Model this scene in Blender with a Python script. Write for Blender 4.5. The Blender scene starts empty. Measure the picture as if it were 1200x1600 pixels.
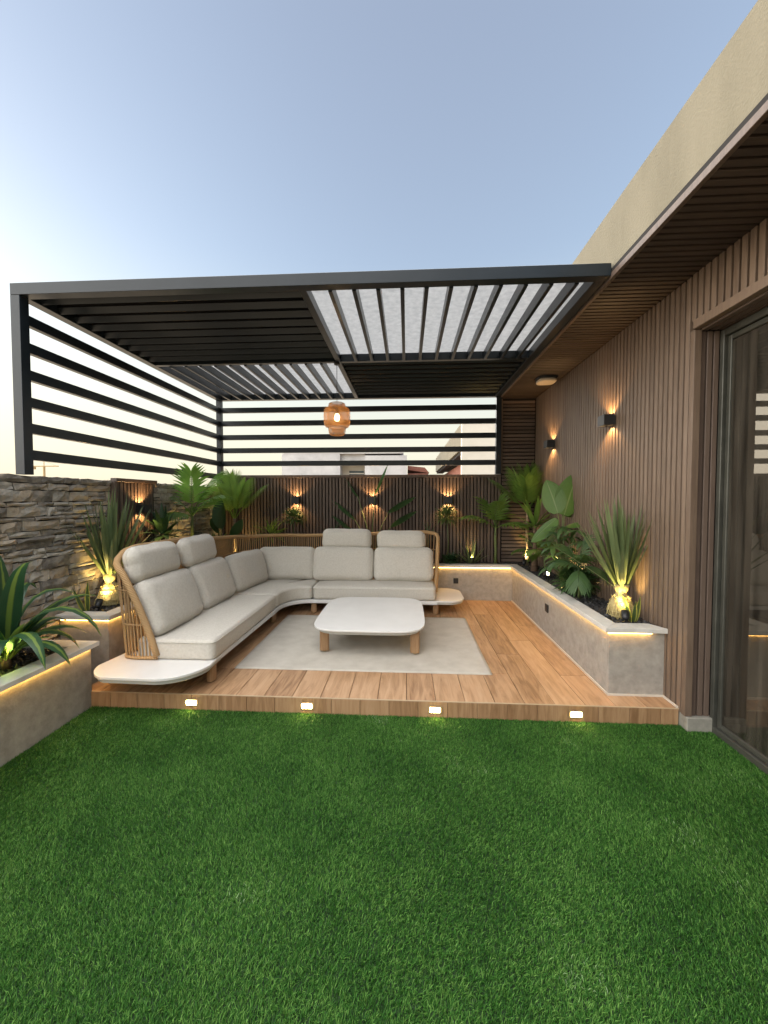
import bpy, math, random
import numpy as np
from mathutils import Vector, Matrix, noise as mnoise

random.seed(7)
rng = np.random.default_rng(7)
R = math.radians
scene = bpy.context.scene
C = scene.collection

# ------------------------------------------------------------------ camera
cam_data = bpy.data.cameras.new('camera')
cam = bpy.data.objects.new('camera', cam_data)
C.objects.link(cam)
cam_data.sensor_fit = 'HORIZONTAL'
cam_data.sensor_width = 36.0
cam_data.lens = 18.455
cam_data.clip_start = 0.05
cam_data.clip_end = 3000
cam.location = (0, 0, 1.5)
cam.rotation_euler = (math.pi / 2 - 0.0343, 0, 0.0579)
scene.camera = cam

# ------------------------------------------------------------------ sky and sun
SUN_AZ = R(-84)        # measured from +Y (view direction), negative = to the left
SUN_EL = R(5.0)
world = bpy.data.worlds.new('World')
scene.world = world
world.use_nodes = True
wn, wl = world.node_tree.nodes, world.node_tree.links
bg = wn['Background']
sky = wn.new('ShaderNodeTexSky')
sky.sky_type = 'NISHITA'
sky.sun_disc = False
sky.sun_elevation = SUN_EL
sky.sun_rotation = SUN_AZ
sky.altitude = 0
sky.air_density = 1.0
sky.dust_density = 2.4
sky.ozone_density = 1.5
# thin even twilight haze over the whole dome
haze_mix = wn.new('ShaderNodeMix')
haze_mix.data_type = 'RGBA'
haze_mix.inputs['Factor'].default_value = 0.30
haze_mix.inputs['B'].default_value = (0.92, 0.82, 0.92, 1)
wl.new(sky.outputs['Color'], haze_mix.inputs['A'])
# dusty cream layer low over the horizon, the same all round
tc = wn.new('ShaderNodeTexCoord')
sz = wn.new('ShaderNodeSeparateXYZ')
wl.new(tc.outputs['Generated'], sz.inputs[0])
hz = wn.new('ShaderNodeMapRange')
hz.interpolation_type = 'SMOOTHSTEP'
hz.inputs['From Min'].default_value = 0.06
hz.inputs['From Max'].default_value = 0.52
hz.inputs['To Min'].default_value = 0.85
hz.inputs['To Max'].default_value = 0.0
wl.new(sz.outputs['Z'], hz.inputs['Value'])
hmix = wn.new('ShaderNodeMix')
hmix.data_type = 'RGBA'
hmix.inputs['B'].default_value = (1.50, 1.43, 1.15, 1)
wl.new(hz.outputs['Result'], hmix.inputs['Factor'])
wl.new(haze_mix.outputs['Result'], hmix.inputs['A'])
wl.new(hmix.outputs['Result'], bg.inputs['Color'])
bg.inputs['Strength'].default_value = 0.070

sun_data = bpy.data.lights.new('sun', 'SUN')
sun_data.energy = 1.05
sun_data.angle = R(140)
sun_data.color = (1.0, 0.95, 0.88)
sun = bpy.data.objects.new('sun', sun_data)
C.objects.link(sun)
sd = Vector((math.sin(SUN_AZ) * math.cos(R(56)), math.cos(SUN_AZ) * math.cos(R(56)), math.sin(R(56))))
sun.rotation_euler = sd.to_track_quat('Z', 'Y').to_euler()

scene.view_settings.view_transform = 'Standard'
scene.view_settings.look = 'None'
scene.view_settings.gamma = 1.0
scene.view_settings.exposure = 3.3
scene.view_settings.use_curve_mapping = False
scene.render.engine = 'CYCLES'
scene.cycles.use_denoising = True
scene.cycles.max_bounces = 7
scene.cycles.diffuse_bounces = 4
scene.cycles.transparent_max_bounces = 12
scene.cycles.caustics_reflective = False
scene.cycles.caustics_refractive = False
scene.cycles.sample_clamp_indirect = 6.0

# ------------------------------------------------------------------ helpers
ORG = {}


class MB:
    """collects vertices and faces, then links them as one mesh object"""

    def __init__(self):
        self.v, self.f, self.a = [], [], []

    def add(self, verts, faces, att=None, M=None):
        o = len(self.v)
        if M is not None:
            verts = [tuple(M @ Vector(p)) for p in verts]
        self.v.extend(verts)
        self.f.extend([tuple(i + o for i in f) for f in faces])
        self.a.extend(att if att else [(0.5, 0.5, 0.0)] * len(verts))
        return self

    def box(self, x0, x1, y0, y1, z0, z1, b=0.0, M=None):
        if b <= 0:
            v = [(x, y, z) for z in (z0, z1) for y in (y0, y1) for x in (x0, x1)]
            f = [(0, 2, 3, 1), (4, 5, 7, 6), (0, 1, 5, 4), (2, 6, 7, 3), (0, 4, 6, 2), (1, 3, 7, 5)]
            return self.add(v, f, M=M)
        v, idx = [], {}
        for i, (x, sx) in enumerate(((x0, 1), (x1, -1))):
            for j, (y, sy) in enumerate(((y0, 1), (y1, -1))):
                for k, (z, sz) in enumerate(((z0, 1), (z1, -1))):
                    for ax, p in enumerate(((x, y + sy * b, z + sz * b), (x + sx * b, y, z + sz * b), (x + sx * b, y + sy * b, z))):
                        idx[i, j, k, ax] = len(v)
                        v.append(p)
        f = []
        g = lambda i, j, k, ax: idx[i, j, k, ax]
        for s in (0, 1):
            q = [g(s, 0, 0, 0), g(s, 1, 0, 0), g(s, 1, 1, 0), g(s, 0, 1, 0)]
            f.append(q if s else q[::-1])
            q = [g(0, s, 0, 1), g(1, s, 0, 1), g(1, s, 1, 1), g(0, s, 1, 1)]
            f.append(q[::-1] if s else q)
            q = [g(0, 0, s, 2), g(1, 0, s, 2), g(1, 1, s, 2), g(0, 1, s, 2)]
            f.append(q if s else q[::-1])
        for a in (0, 1):
            for c in (0, 1):
                f.append((g(a, c, 0, 0), g(a, c, 1, 0), g(a, c, 1, 1), g(a, c, 0, 1)))
                f.append((g(0, a, c, 1), g(1, a, c, 1), g(1, a, c, 2), g(0, a, c, 2)))
                f.append((g(a, 0, c, 0), g(a, 1, c, 0), g(a, 1, c, 2), g(a, 0, c, 2)))
                for d in (0, 1):
                    f.append((g(a, c, d, 0), g(a, c, d, 1), g(a, c, d, 2)))
        return self.add(v, f, M=M)

    def tube(self, pts, r, n=6, caps=True, att_scale=1.0):
        pts = [Vector(p) for p in pts]
        rs = r if isinstance(r, (list, tuple)) else [r] * len(pts)
        v, f, at = [], [], []
        T0 = (pts[1] - pts[0]).normalized()
        ref = Vector((0, 0, 1)) if abs(T0.z) < 0.9 else Vector((1, 0, 0))
        N = (ref - T0 * ref.dot(T0)).normalized()
        s = 0.0
        for i, p in enumerate(pts):
            T = (pts[min(i + 1, len(pts) - 1)] - pts[max(i - 1, 0)]).normalized()
            N = (N - T * N.dot(T)).normalized()
            B = T.cross(N)
            if i:
                s += (p - pts[i - 1]).length
            for k in range(n):
                a = 2 * math.pi * k / n
                v.append(tuple(p + (N * math.cos(a) + B * math.sin(a)) * rs[i]))
                at.append((k / n, s * att_scale, 0.0))
        for i in range(len(pts) - 1):
            for k in range(n):
                a, b = i * n + k, i * n + (k + 1) % n
                f.append((a, b, b + n, a + n))
        if caps:
            f.append(tuple(range(n))[::-1])
            f.append(tuple(range((len(pts) - 1) * n, len(pts) * n)))
        return self.add(v, f, at)

    def lathe(self, prof, n=24, c=(0, 0, 0), close=False):
        v, f = [], []
        for r, z in prof:
            for k in range(n):
                a = 2 * math.pi * k / n
                v.append((c[0] + r * math.cos(a), c[1] + r * math.sin(a), c[2] + z))
        for i in range(len(prof) - 1):
            for k in range(n):
                a, b = i * n + k, i * n + (k + 1) % n
                f.append((a, b, b + n, a + n))
        if close:
            f.append(tuple(range(n))[::-1])
            f.append(tuple(range((len(prof) - 1) * n, len(prof) * n)))
        return self.add(v, f)

    def leaf(self, p, d, side, L, W, grav=0.6, n=6, prof='lance', fold=0.25, rnd=0.0):
        """tapering leaf blade with a folded midrib that bends under its weight"""
        p, d = Vector(p), Vector(d).normalized()
        side = Vector(side)
        v, f, at = [], [], []
        for i in range(n + 1):
            t = i / n
            side = (side - d * side.dot(d)).normalized()
            nr = side.cross(d)
            if prof == 'sword':
                w = min(1.0, 0.55 + t * 1.6) * (1 - t ** 3.0)
            elif prof == 'lance':
                w = math.sin(math.pi * min(1, 0.06 + 0.94 * t ** 0.75)) ** 0.85
            elif prof == 'paddle':
                w = max(0.02, math.sin(math.pi * min(1, (0.03 + 0.97 * t) ** 0.85))) ** 0.62
            else:
                w = math.sin(math.pi * (0.08 + 0.92 * t))
            w = max(w, 0.015) * W * 0.5
            wob = 0.0
            v += [tuple(p - side * w + nr * fold * w), tuple(p), tuple(p + side * w + nr * fold * w)]
            at += [(0.0, t, rnd), (0.5, t, rnd), (1.0, t, rnd)]
            if i:
                o = (i - 1) * 3
                f += [(o, o + 1, o + 4, o + 3), (o + 1, o + 2, o + 5, o + 4)]
            d = (d + Vector((0, 0, -1)) * grav * (0.4 + 1.2 * t) / n).normalized()
            p = p + d * (L / n)
        return self.add(v, f, at)

    def poly(self, pts, z0, z1, r=0.01, nr=3, bulge=0.0, rings=4):
        """closed slab from a counter-clockwise plan outline, with rounded rims"""
        P = [Vector((x, y)) for x, y in pts]
        n = len(P)
        nrm = []
        for i in range(n):
            e = (P[(i + 1) % n] - P[i - 1]).normalized()
            nrm.append(Vector((e.y, -e.x)))
        layers = []
        for k in range(nr + 1):
            a = math.pi / 2 * k / nr
            layers.append((r * (1 - math.sin(a)), z0 + r * (1 - math.cos(a))))
        for k in range(nr + 1):
            a = math.pi / 2 * k / nr
            layers.append((r * (1 - math.cos(a)), z1 - r * (1 - math.sin(a))))
        v, f = [], []
        for ins, z in layers:
            v += [tuple(P[i] - nrm[i] * ins) + (z,) for i in range(n)]
        m = len(layers)
        for j in range(m - 1):
            for i in range(n):
                a, b = j * n + i, j * n + (i + 1) % n
                f.append((a, b, b + n, a + n))
        cx = sum(p.x for p in P) / n
        cy = sum(p.y for p in P) / n
        last = (m - 1) * n
        base = [Vector(v[last + i]) for i in range(n)]
        prev = last
        for q in range(1, rings):
            s = 1 - q / rings
            z = z1 + bulge * (1 - s * s)
            o = len(v)
            v += [(cx + (b.x - cx) * s, cy + (b.y - cy) * s, z) for b in base]
            for i in range(n):
                a, b = prev + i, prev + (i + 1) % n
                f.append((a, b, o + (i + 1) % n, o + i))
            prev = o
        o = len(v)
        v.append((cx, cy, z1 + bulge))
        for i in range(n):
            f.append((prev + i, prev + (i + 1) % n, o))
        f.append(tuple(range(n))[::-1])
        return self.add(v, f)

    def pillow(self, sx, sy, sz, M, bulge=0.35, rad=0.4, seed=0, n=24, wr=0.006):
        """stuffed cushion sx wide, sy thick, sz tall, soft edged and slightly creased"""
        v, f, vid = [], [], {}

        def vert(i, j, k):
            key = (i, j, k)
            if key in vid:
                return vid[key]
            u, w, t = (2 * i / n - 1), (2 * j / 6 - 1), (2 * k / n - 1)
            hx, hy, hz = sx / 2, sy / 2, sz / 2
            rr = rad * min(hx, hy, hz) * 2
            p = Vector((u * hx, w * hy, t * hz))
            inner = Vector((max(-hx + rr, min(hx - rr, p.x)), max(-hy + rr * .98, min(hy - rr * .98, p.y)), max(-hz + rr, min(hz - rr, p.z))))
            dlt = p - inner
            if dlt.length > 1e-9:
                q = inner + dlt.normalized() * min(rr, dlt.length if dlt.length < rr else rr)
            else:
                q = p
            bl = (1 - abs(u) ** 2.6) * (1 - abs(t) ** 2.6)
            q.y *= 0.72 + bulge * bl + 0.0
            q.z *= 1 + 0.03 * (1 - u * u) * (1 if t > 0 else 0.4)
            q.x *= 1 + 0.02 * (1 - t * t)
            nz = mnoise.noise(Vector((q.x * 5 + seed * 3.1, q.y * 5, q.z * 5 + seed))) + 0.6 * mnoise.noise(Vector((q.x * 14 + seed, q.y * 9, q.z * 12))) - 1.1 * max(0.0, 0.22 - abs(mnoise.noise(Vector((q.x * 9 + seed * 7, seed, q.z * 6)))))* 3 * (abs(u) ** 2)
            q += q.normalized() * nz * wr
            v.append(tuple(q))
            vid[key] = len(v) - 1
            return vid[key]
        for i in range(n):
            for k in range(n):
                f.append((vert(i, 0, k), vert(i + 1, 0, k), vert(i + 1, 0, k + 1), vert(i, 0, k + 1)))
                f.append((vert(i, 6, k), vert(i, 6, k + 1), vert(i + 1, 6, k + 1), vert(i + 1, 6, k)))
            for j in range(6):
                f.append((vert(i, j, 0), vert(i, j + 1, 0), vert(i + 1, j + 1, 0), vert(i + 1, j, 0)))
                f.append((vert(i, j, n), vert(i + 1, j, n), vert(i + 1, j + 1, n), vert(i, j + 1, n)))
        for k in range(n):
            for j in range(6):
                f.append((vert(0, j, k), vert(0, j, k + 1), vert(0, j + 1, k + 1), vert(0, j + 1, k)))
                f.append((vert(n, j, k), vert(n, j + 1, k), vert(n, j + 1, k + 1), vert(n, j, k + 1)))
        ring = [(i, 0) for i in range(n)] + [(n, k) for k in range(n)] + [(i, n) for i in range(n, 0, -1)] + [(0, k) for k in range(n, 0, -1)]
        self.ring = [tuple(M @ Vector(v[vid[(i, 3, k)]])) for i, k in ring]
        self.ring.append(self.ring[0])
        return self.add(v, f, M=M)

    def mesh(self, name, m, org=(0, 0, 0), smooth=False):
        me = bpy.data.meshes.new(name)
        o = org
        me.from_pydata([(p[0] - o[0], p[1] - o[1], p[2] - o[2]) for p in self.v], [], self.f)
        at = me.attributes.new('luv', 'FLOAT_VECTOR', 'POINT')
        at.data.foreach_set('vector', np.array(self.a, dtype=np.float32).ravel())
        if smooth:
            me.polygons.foreach_set('use_smooth', np.ones(len(me.polygons), dtype=bool))
        me.materials.append(m)
        me.update()
        return me

    def build(self, name, m, parent=None, smooth=False, kind=None, label=None, cat=None, group=None, org=None):
        if parent is not None:
            org = ORG[parent.name]
        elif org is None:
            a = np.array(self.v)
            org = ((a[:, 0].min() + a[:, 0].max()) / 2, (a[:, 1].min() + a[:, 1].max()) / 2, a[:, 2].min())
        ob = bpy.data.objects.new(name, self.mesh(name, m, org, smooth))
        C.objects.link(ob)
        if parent is not None:
            ob.parent = parent
        else:
            ob.location = org
        ORG[ob.name] = tuple(org)
        tag(ob, label, cat, group, kind)
        return ob


def tag(o, label=None, cat=None, group=None, kind=None):
    if label:
        o['label'] = label
    if cat:
        o['category'] = cat
    if group:
        o['group'] = group
    if kind:
        o['kind'] = kind
    return o


def thing(name, loc, label, cat, group=None, kind=None):
    o = bpy.data.objects.new(name, None)
    o.empty_display_size = 0.1
    C.objects.link(o)
    o.location = loc
    ORG[o.name] = tuple(loc)
    return tag(o, label, cat, group, kind)


def piece(name, me, loc, parent, rot=None, scale=None):
    """one more piece that shares mesh data"""
    o = bpy.data.objects.new(name, me)
    C.objects.link(o)
    o.parent = parent
    g = ORG[parent.name]
    o.location = (loc[0] - g[0], loc[1] - g[1], loc[2] - g[2])
    if rot:
        o.rotation_euler = rot
    if scale:
        o.scale = scale
    ORG[o.name] = tuple(loc)
    return o


def lamp(name, parent, loc, kind, energy, color, aim=None, size=0.02, spot=None, blend=0.6):
    d = bpy.data.lights.new(name, kind)
    d.energy = energy
    d.color = color
    d.shadow_soft_size = size
    if kind == 'SPOT':
        d.spot_size = spot
        d.spot_blend = blend
    o = bpy.data.objects.new(name, d)
    C.objects.link(o)
    o.parent = parent
    g = ORG[parent.name]
    o.location = (loc[0] - g[0], loc[1] - g[1], loc[2] - g[2])
    if aim is not None:
        o.rotation_euler = (-Vector(aim)).to_track_quat('Z', 'Y').to_euler()
    return o


# ------------------------------------------------------------------ materials
def mat(name, col, rough=0.6, metal=0.0, spec=0.5):
    m = bpy.data.materials.new(name)
    m.use_nodes = True
    b = m.node_tree.nodes['Principled BSDF']
    b.inputs['Base Color'].default_value = (*col, 1)
    b.inputs['Roughness'].default_value = rough
    b.inputs['Metallic'].default_value = metal
    b.inputs['Specular IOR Level'].default_value = spec
    return m


def nodes(m):
    return m.node_tree.nodes, m.node_tree.links, m.node_tree.nodes['Principled BSDF']


def noise_col(m, cols, scale=(1, 1, 1), nscale=5.0, detail=6, rnd=0.0, coord='world', bump=0.0, bscale=None, pos=None, dist=0.0):
    """colour ramp driven by stretched noise; rnd shifts it for each object"""
    N, L, b = nodes(m)
    if coord == 'world':
        src = N.new('ShaderNodeNewGeometry').outputs['Position']
    else:
        src = N.new('ShaderNodeTexCoord').outputs['Object']
    mp = N.new('ShaderNodeMapping')
    mp.inputs['Scale'].default_value = scale
    L.new(src, mp.inputs['Vector'])
    vec = mp.outputs['Vector']
    oi = N.new('ShaderNodeObjectInfo')
    if rnd > 0:
        ad = N.new('ShaderNodeVectorMath')
        ad.operation = 'MULTIPLY_ADD'
        cb = N.new('ShaderNodeCombineXYZ')
        for i in range(3):
            L.new(oi.outputs['Random'], cb.inputs[i])
        L.new(cb.outputs[0], ad.inputs[0])
        ad.inputs[1].default_value = (37, 53, 71)
        L.new(vec, ad.inputs[2])
        vec = ad.outputs[0]
    nz = N.new('ShaderNodeTexNoise')
    nz.inputs['Scale'].default_value = nscale
    nz.inputs['Detail'].default_value = detail
    nz.inputs['Roughness'].default_value = 0.62
    nz.inputs['Distortion'].default_value = dist
    L.new(vec, nz.inputs['Vector'])
    fac = nz.outputs['Fac']
    if rnd > 0:
        ma = N.new('ShaderNodeMath')
        ma.operation = 'MULTIPLY_ADD'
        L.new(oi.outputs['Random'], ma.inputs[0])
        ma.inputs[1].default_value = rnd
        ma2 = N.new('ShaderNodeMath')
        ma2.operation = 'SUBTRACT'
        L.new(fac, ma2.inputs[0])
        ma2.inputs[1].default_value = rnd / 2
        L.new(ma2.outputs[0], ma.inputs[2])
        fac = ma.outputs[0]
    rp = N.new('ShaderNodeValToRGB')
    el = rp.color_ramp.elements
    k = len(cols)
    ps = pos or [0.3 + 0.4 * i / (k - 1) for i in range(k)]
    while len(el) < k:
        el.new(0.5)
    for e, c, q in zip(el, cols, ps):
        e.position = q
        e.color = (*c, 1)
    L.new(fac, rp.inputs['Fac'])
    L.new(rp.outputs['Color'], b.inputs['Base Color'])
    if bump:
        bp = N.new('ShaderNodeBump')
        bp.inputs['Strength'].default_value = bump
        bp.inputs['Distance'].default_value = 0.01
        h = nz.outputs['Fac']
        if bscale:
            n2 = N.new('ShaderNodeTexNoise')
            n2.inputs['Scale'].default_value = bscale
            n2.inputs['Detail'].default_value = 4
            L.new(src, n2.inputs['Vector'])
            h = n2.outputs['Fac']
        L.new(h, bp.inputs['Height'])
        L.new(bp.outputs['Normal'], b.inputs['Normal'])
    return m


def emit(name, col, strength):
    m = bpy.data.materials.new(name)
    m.use_nodes = True
    N, L, b = nodes(m)
    b.inputs['Base Color'].default_value = (*col, 1)
    b.inputs['Emission Color'].default_value = (*col, 1)
    b.inputs['Emission Strength'].default_value = strength
    return m


def leaf_mat(name, c0, c1, stripe=None, sw=0.5, rough=0.42, trans=0.3, band=False):
    m = mat(name, c0, rough)
    N, L, b = nodes(m)
    at = N.new('ShaderNodeAttribute')
    at.attribute_name = 'luv'
    sp = N.new('ShaderNodeSeparateXYZ')
    L.new(at.outputs['Vector'], sp.inputs[0])
    oi = N.new('ShaderNodeObjectInfo')
    geo = N.new('ShaderNodeNewGeometry')
    nz = N.new('ShaderNodeTexNoise')
    nz.inputs['Scale'].default_value = 9
    nz.inputs['Detail'].default_value = 3
    L.new(geo.outputs['Position'], nz.inputs['Vector'])
    a1 = N.new('ShaderNodeMath')
    a1.operation = 'MULTIPLY_ADD'
    L.new(oi.outputs['Random'], a1.inputs[0])
    a1.inputs[1].default_value = 0.5
    L.new(sp.outputs['Z'], a1.inputs[2])
    a2 = N.new('ShaderNodeMath')
    a2.operation = 'ADD'
    L.new(a1.outputs[0], a2.inputs[0])
    L.new(nz.outputs['Fac'], a2.inputs[1])
    a3 = N.new('ShaderNodeMath')
    a3.operation = 'SUBTRACT'
    a3.use_clamp = True
    L.new(a2.outputs[0], a3.inputs[0])
    a3.inputs[1].default_value = 0.3
    mx = N.new('ShaderNodeMix')
    mx.data_type = 'RGBA'
    mx.inputs['A'].default_value = (*c0, 1)
    mx.inputs['B'].default_value = (*c1, 1)
    L.new(a3.outputs[0], mx.inputs['Factor'])
    col = mx.outputs['Result']
    if stripe:
        # distance from the midrib
        d = N.new('ShaderNodeMath'); d.operation = 'SUBTRACT'
        L.new(sp.outputs['X'], d.inputs[0]); d.inputs[1].default_value = 0.5
        ab = N.new('ShaderNodeMath'); ab.operation = 'ABSOLUTE'
        L.new(d.outputs[0], ab.inputs[0])
        mr = N.new('ShaderNodeMapRange')
        mr.inputs['From Min'].default_value = sw * 0.6
        mr.inputs['From Max'].default_value = sw
        if band:
            mr.inputs['To Min'].default_value, mr.inputs['To Max'].default_value = 0.0, 1.0
        else:
            mr.inputs['To Min'].default_value, mr.inputs['To Max'].default_value = 1.0, 0.0
        L.new(ab.outputs[0], mr.inputs['Value'])
        m2 = N.new('ShaderNodeMix'); m2.data_type = 'RGBA'
        L.new(mr.outputs['Result'], m2.inputs['Factor'])
        L.new(col, m2.inputs['A'])
        m2.inputs['B'].default_value = (*stripe, 1)
        col = m2.outputs['Result']
    L.new(col, b.inputs['Base Color'])
    # veins
    wv = N.new('ShaderNodeMath'); wv.operation = 'MULTIPLY'
    L.new(sp.outputs['X'], wv.inputs[0]); wv.inputs[1].default_value = 60
    sn = N.new('ShaderNodeMath'); sn.operation = 'SINE'
    L.new(wv.outputs[0], sn.inputs[0])
    bp = N.new('ShaderNodeBump')
    bp.inputs['Strength'].default_value = 0.12
    bp.inputs['Distance'].default_value = 0.004
    L.new(sn.outputs[0], bp.inputs['Height'])
    L.new(bp.outputs['Normal'], b.inputs['Normal'])
    tr = N.new('ShaderNodeBsdfTranslucent')
    hs = N.new('ShaderNodeHueSaturation')
    hs.inputs['Value'].default_value = 1.6
    L.new(col, hs.inputs['Color'])
    L.new(hs.outputs['Color'], tr.inputs['Color'])
    ms = N.new('ShaderNodeMixShader')
    ms.inputs[0].default_value = trans
    L.new(b.outputs[0], ms.inputs[1])
    L.new(tr.outputs[0], ms.inputs[2])
    L.new(ms.outputs[0], N['Material Output'].inputs['Surface'])
    return m


WARM = (1.0, 0.56, 0.22)
GOLD = (1.0, 0.66, 0.20)

M_slat = noise_col(mat('brown composite slat', (0.2, 0.13, 0.09), 0.55),
                   [(0.122, 0.084, 0.059), (0.152, 0.107, 0.076), (0.178, 0.127, 0.092)], (14, 14, 1.2), 4, 6, 0.3, bump=0.08, bscale=180)
M_slat_shade = noise_col(mat('brown composite slat with soffit shade', (0.2, 0.13, 0.09), 0.55),
                     [(0.032, 0.022, 0.017), (0.045, 0.031, 0.024), (0.058, 0.041, 0.032)], (1.2, 14, 14), 4, 6, 0.25, bump=0.08, bscale=180)  # soffit slats: the wall brown darkened, soffit shade put into the colour
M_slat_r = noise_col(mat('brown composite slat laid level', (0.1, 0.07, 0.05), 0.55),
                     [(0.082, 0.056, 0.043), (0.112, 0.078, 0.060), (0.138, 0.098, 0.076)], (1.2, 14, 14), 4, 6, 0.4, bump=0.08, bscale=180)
M_fence = noise_col(mat('dark brown fence slat', (0.12, 0.08, 0.06), 0.55),
                    [(0.068, 0.046, 0.036), (0.096, 0.067, 0.052), (0.120, 0.086, 0.067)], (14, 14, 1.2), 4, 6, 0.4, bump=0.08, bscale=180)
M_backing = mat('dark groove backing', (0.007, 0.005, 0.004), 0.9)
M_stucco = noise_col(mat('beige stucco', (0.6, 0.5, 0.34), 0.92),
                     [(0.138, 0.124, 0.086), (0.166, 0.150, 0.106), (0.188, 0.170, 0.122)], (1, 1.8, 0.6), 2.2, 8, 0, bump=0.35, bscale=90)
M_black = noise_col(mat('charcoal powder coated aluminium', (0.03, 0.034, 0.038), 0.30, spec=0.32),
                    [(0.011, 0.016, 0.021), (0.017, 0.023, 0.030)], (1, 1, 1), 3, 5, 0.1)
M_fixture = mat('matt black lamp housing', (0.014, 0.015, 0.017), 0.45)
M_fixture_matt = mat('matt black roof sheet', (0.004, 0.004, 0.005), 0.9, spec=0.1)
M_white = noise_col(mat('white lacquered board', (0.74, 0.72, 0.69), 0.27), [(0.70, 0.695, 0.68), (0.74, 0.735, 0.72)], (1, 1, 1), 6, 3, 0)
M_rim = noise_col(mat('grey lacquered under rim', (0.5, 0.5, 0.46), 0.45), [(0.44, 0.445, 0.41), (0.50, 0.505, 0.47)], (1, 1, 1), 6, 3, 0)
M_teak = noise_col(mat('oiled teak', (0.4, 0.22, 0.1), 0.5), [(0.205, 0.112, 0.050), (0.285, 0.165, 0.080), (0.345, 0.212, 0.112)], (30, 30, 2.5), 3, 6, 0.2, bump=0.06, bscale=120)
M_rope = mat('tan braided rope', (0.36, 0.21, 0.095), 0.75)
N, L, b = nodes(M_rope)
_a = N.new('ShaderNodeAttribute'); _a.attribute_name = 'luv'
_s = N.new('ShaderNodeSeparateXYZ'); L.new(_a.outputs['Vector'], _s.inputs[0])
_m = N.new('ShaderNodeMath'); _m.operation = 'MULTIPLY_ADD'
L.new(_s.outputs['Y'], _m.inputs[0]); _m.inputs[1].default_value = 520.0
_m2 = N.new('ShaderNodeMath'); _m2.operation = 'MULTIPLY'
L.new(_s.outputs['X'], _m2.inputs[0]); _m2.inputs[1].default_value = 6.283
L.new(_m2.outputs[0], _m.inputs[2])
_w = N.new('ShaderNodeMath'); _w.operation = 'SINE'; L.new(_m.outputs[0], _w.inputs[0])
_r = N.new('ShaderNodeMapRange'); _r.inputs['From Min'].default_value = -1
L.new(_w.outputs[0], _r.inputs['Value'])
_x = N.new('ShaderNodeMix'); _x.data_type = 'RGBA'
_x.inputs['A'].default_value = (0.36, 0.205, 0.085, 1)
_x.inputs['B'].default_value = (0.64, 0.42, 0.21, 1)
L.new(_r.outputs[0], _x.inputs['Factor']); L.new(_x.outputs['Result'], b.inputs['Base Color'])
_b = N.new('ShaderNodeBump'); _b.inputs['Strength'].default_value = 0.6; _b.inputs['Distance'].default_value = 0.004
L.new(_w.outputs[0], _b.inputs['Height']); L.new(_b.outputs['Normal'], b.inputs['Normal'])


def weave(m, scale, strength, dist, crease=0.0):
    """fine crossed threads as relief"""
    N, L, b = nodes(m)
    g = N.new('ShaderNodeTexCoord')
    hs = []
    for ax in ('X', 'Y', 'Z'):
        w = N.new('ShaderNodeTexWave')
        w.bands_direction = ax
        w.inputs['Scale'].default_value = scale
        w.inputs['Distortion'].default_value = 1.5
        w.inputs['Detail'].default_value = 2
        L.new(g.outputs['Object'], w.inputs['Vector'])
        hs.append(w.outputs['Fac'])
    a = N.new('ShaderNodeMath'); a.operation = 'ADD'
    L.new(hs[0], a.inputs[0]); L.new(hs[1], a.inputs[1])
    c = N.new('ShaderNodeMath'); c.operation = 'ADD'
    L.new(a.outputs[0], c.inputs[0]); L.new(hs[2], c.inputs[1])
    if crease:
        nz = N.new('ShaderNodeTexNoise')
        nz.inputs['Scale'].default_value = 11
        nz.inputs['Detail'].default_value = 3
        nz.inputs['Distortion'].default_value = 1.2
        L.new(g.outputs['Object'], nz.inputs['Vector'])
        c2 = N.new('ShaderNodeMath'); c2.operation = 'MULTIPLY_ADD'
        L.new(nz.outputs['Fac'], c2.inputs[0]); c2.inputs[1].default_value = crease
        L.new(c.outputs[0], c2.inputs[2])
        c = c2
    bp = N.new('ShaderNodeBump')
    bp.inputs['Strength'].default_value = strength
    bp.inputs['Distance'].default_value = dist
    L.new(c.outputs[0], bp.inputs['Height'])
    L.new(bp.outputs['Normal'], b.inputs['Normal'])
    return m


M_fabric = weave(noise_col(mat('oatmeal linen', (0.5, 0.46, 0.4), 0.92, spec=0.2),
                           [(0.55, 0.52, 0.465), (0.605, 0.575, 0.515), (0.65, 0.62, 0.56)], (1, 1, 1), 60, 6, 0.06), 95, 0.35, 0.002, crease=9.0)
M_rug = weave(noise_col(mat('woven grey beige rug', (0.5, 0.47, 0.42), 0.95, spec=0.15),
                        [(0.52, 0.485, 0.425), (0.58, 0.545, 0.48), (0.63, 0.595, 0.53)], (1, 1, 1), 7, 8, 0), 60, 0.6, 0.003)
M_plank = noise_col(mat('oak porcelain plank', (0.42, 0.24, 0.12), 0.5),
                    [(0.215, 0.115, 0.054), (0.355, 0.208, 0.108), (0.43, 0.262, 0.143), (0.495, 0.32, 0.188)], (9, 1.0, 9), 3.0, 7, 0.22, dist=0.9,
                    bump=0.05, bscale=60, pos=[0.26, 0.44, 0.56, 0.74])
M_riser = noise_col(mat('oak porcelain riser', (0.36, 0.21, 0.11), 0.5),
                    [(0.20, 0.108, 0.05), (0.285, 0.165, 0.083), (0.345, 0.21, 0.11), (0.40, 0.25, 0.138)], (9, 9, 1.0), 3.0, 7, 0.22, dist=0.9,
                    pos=[0.26, 0.44, 0.56, 0.74])
M_grout = mat('pale grout', (0.55, 0.5, 0.43), 0.9)
M_slab = mat('mortar bed', (0.02, 0.014, 0.010), 0.95)
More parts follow.
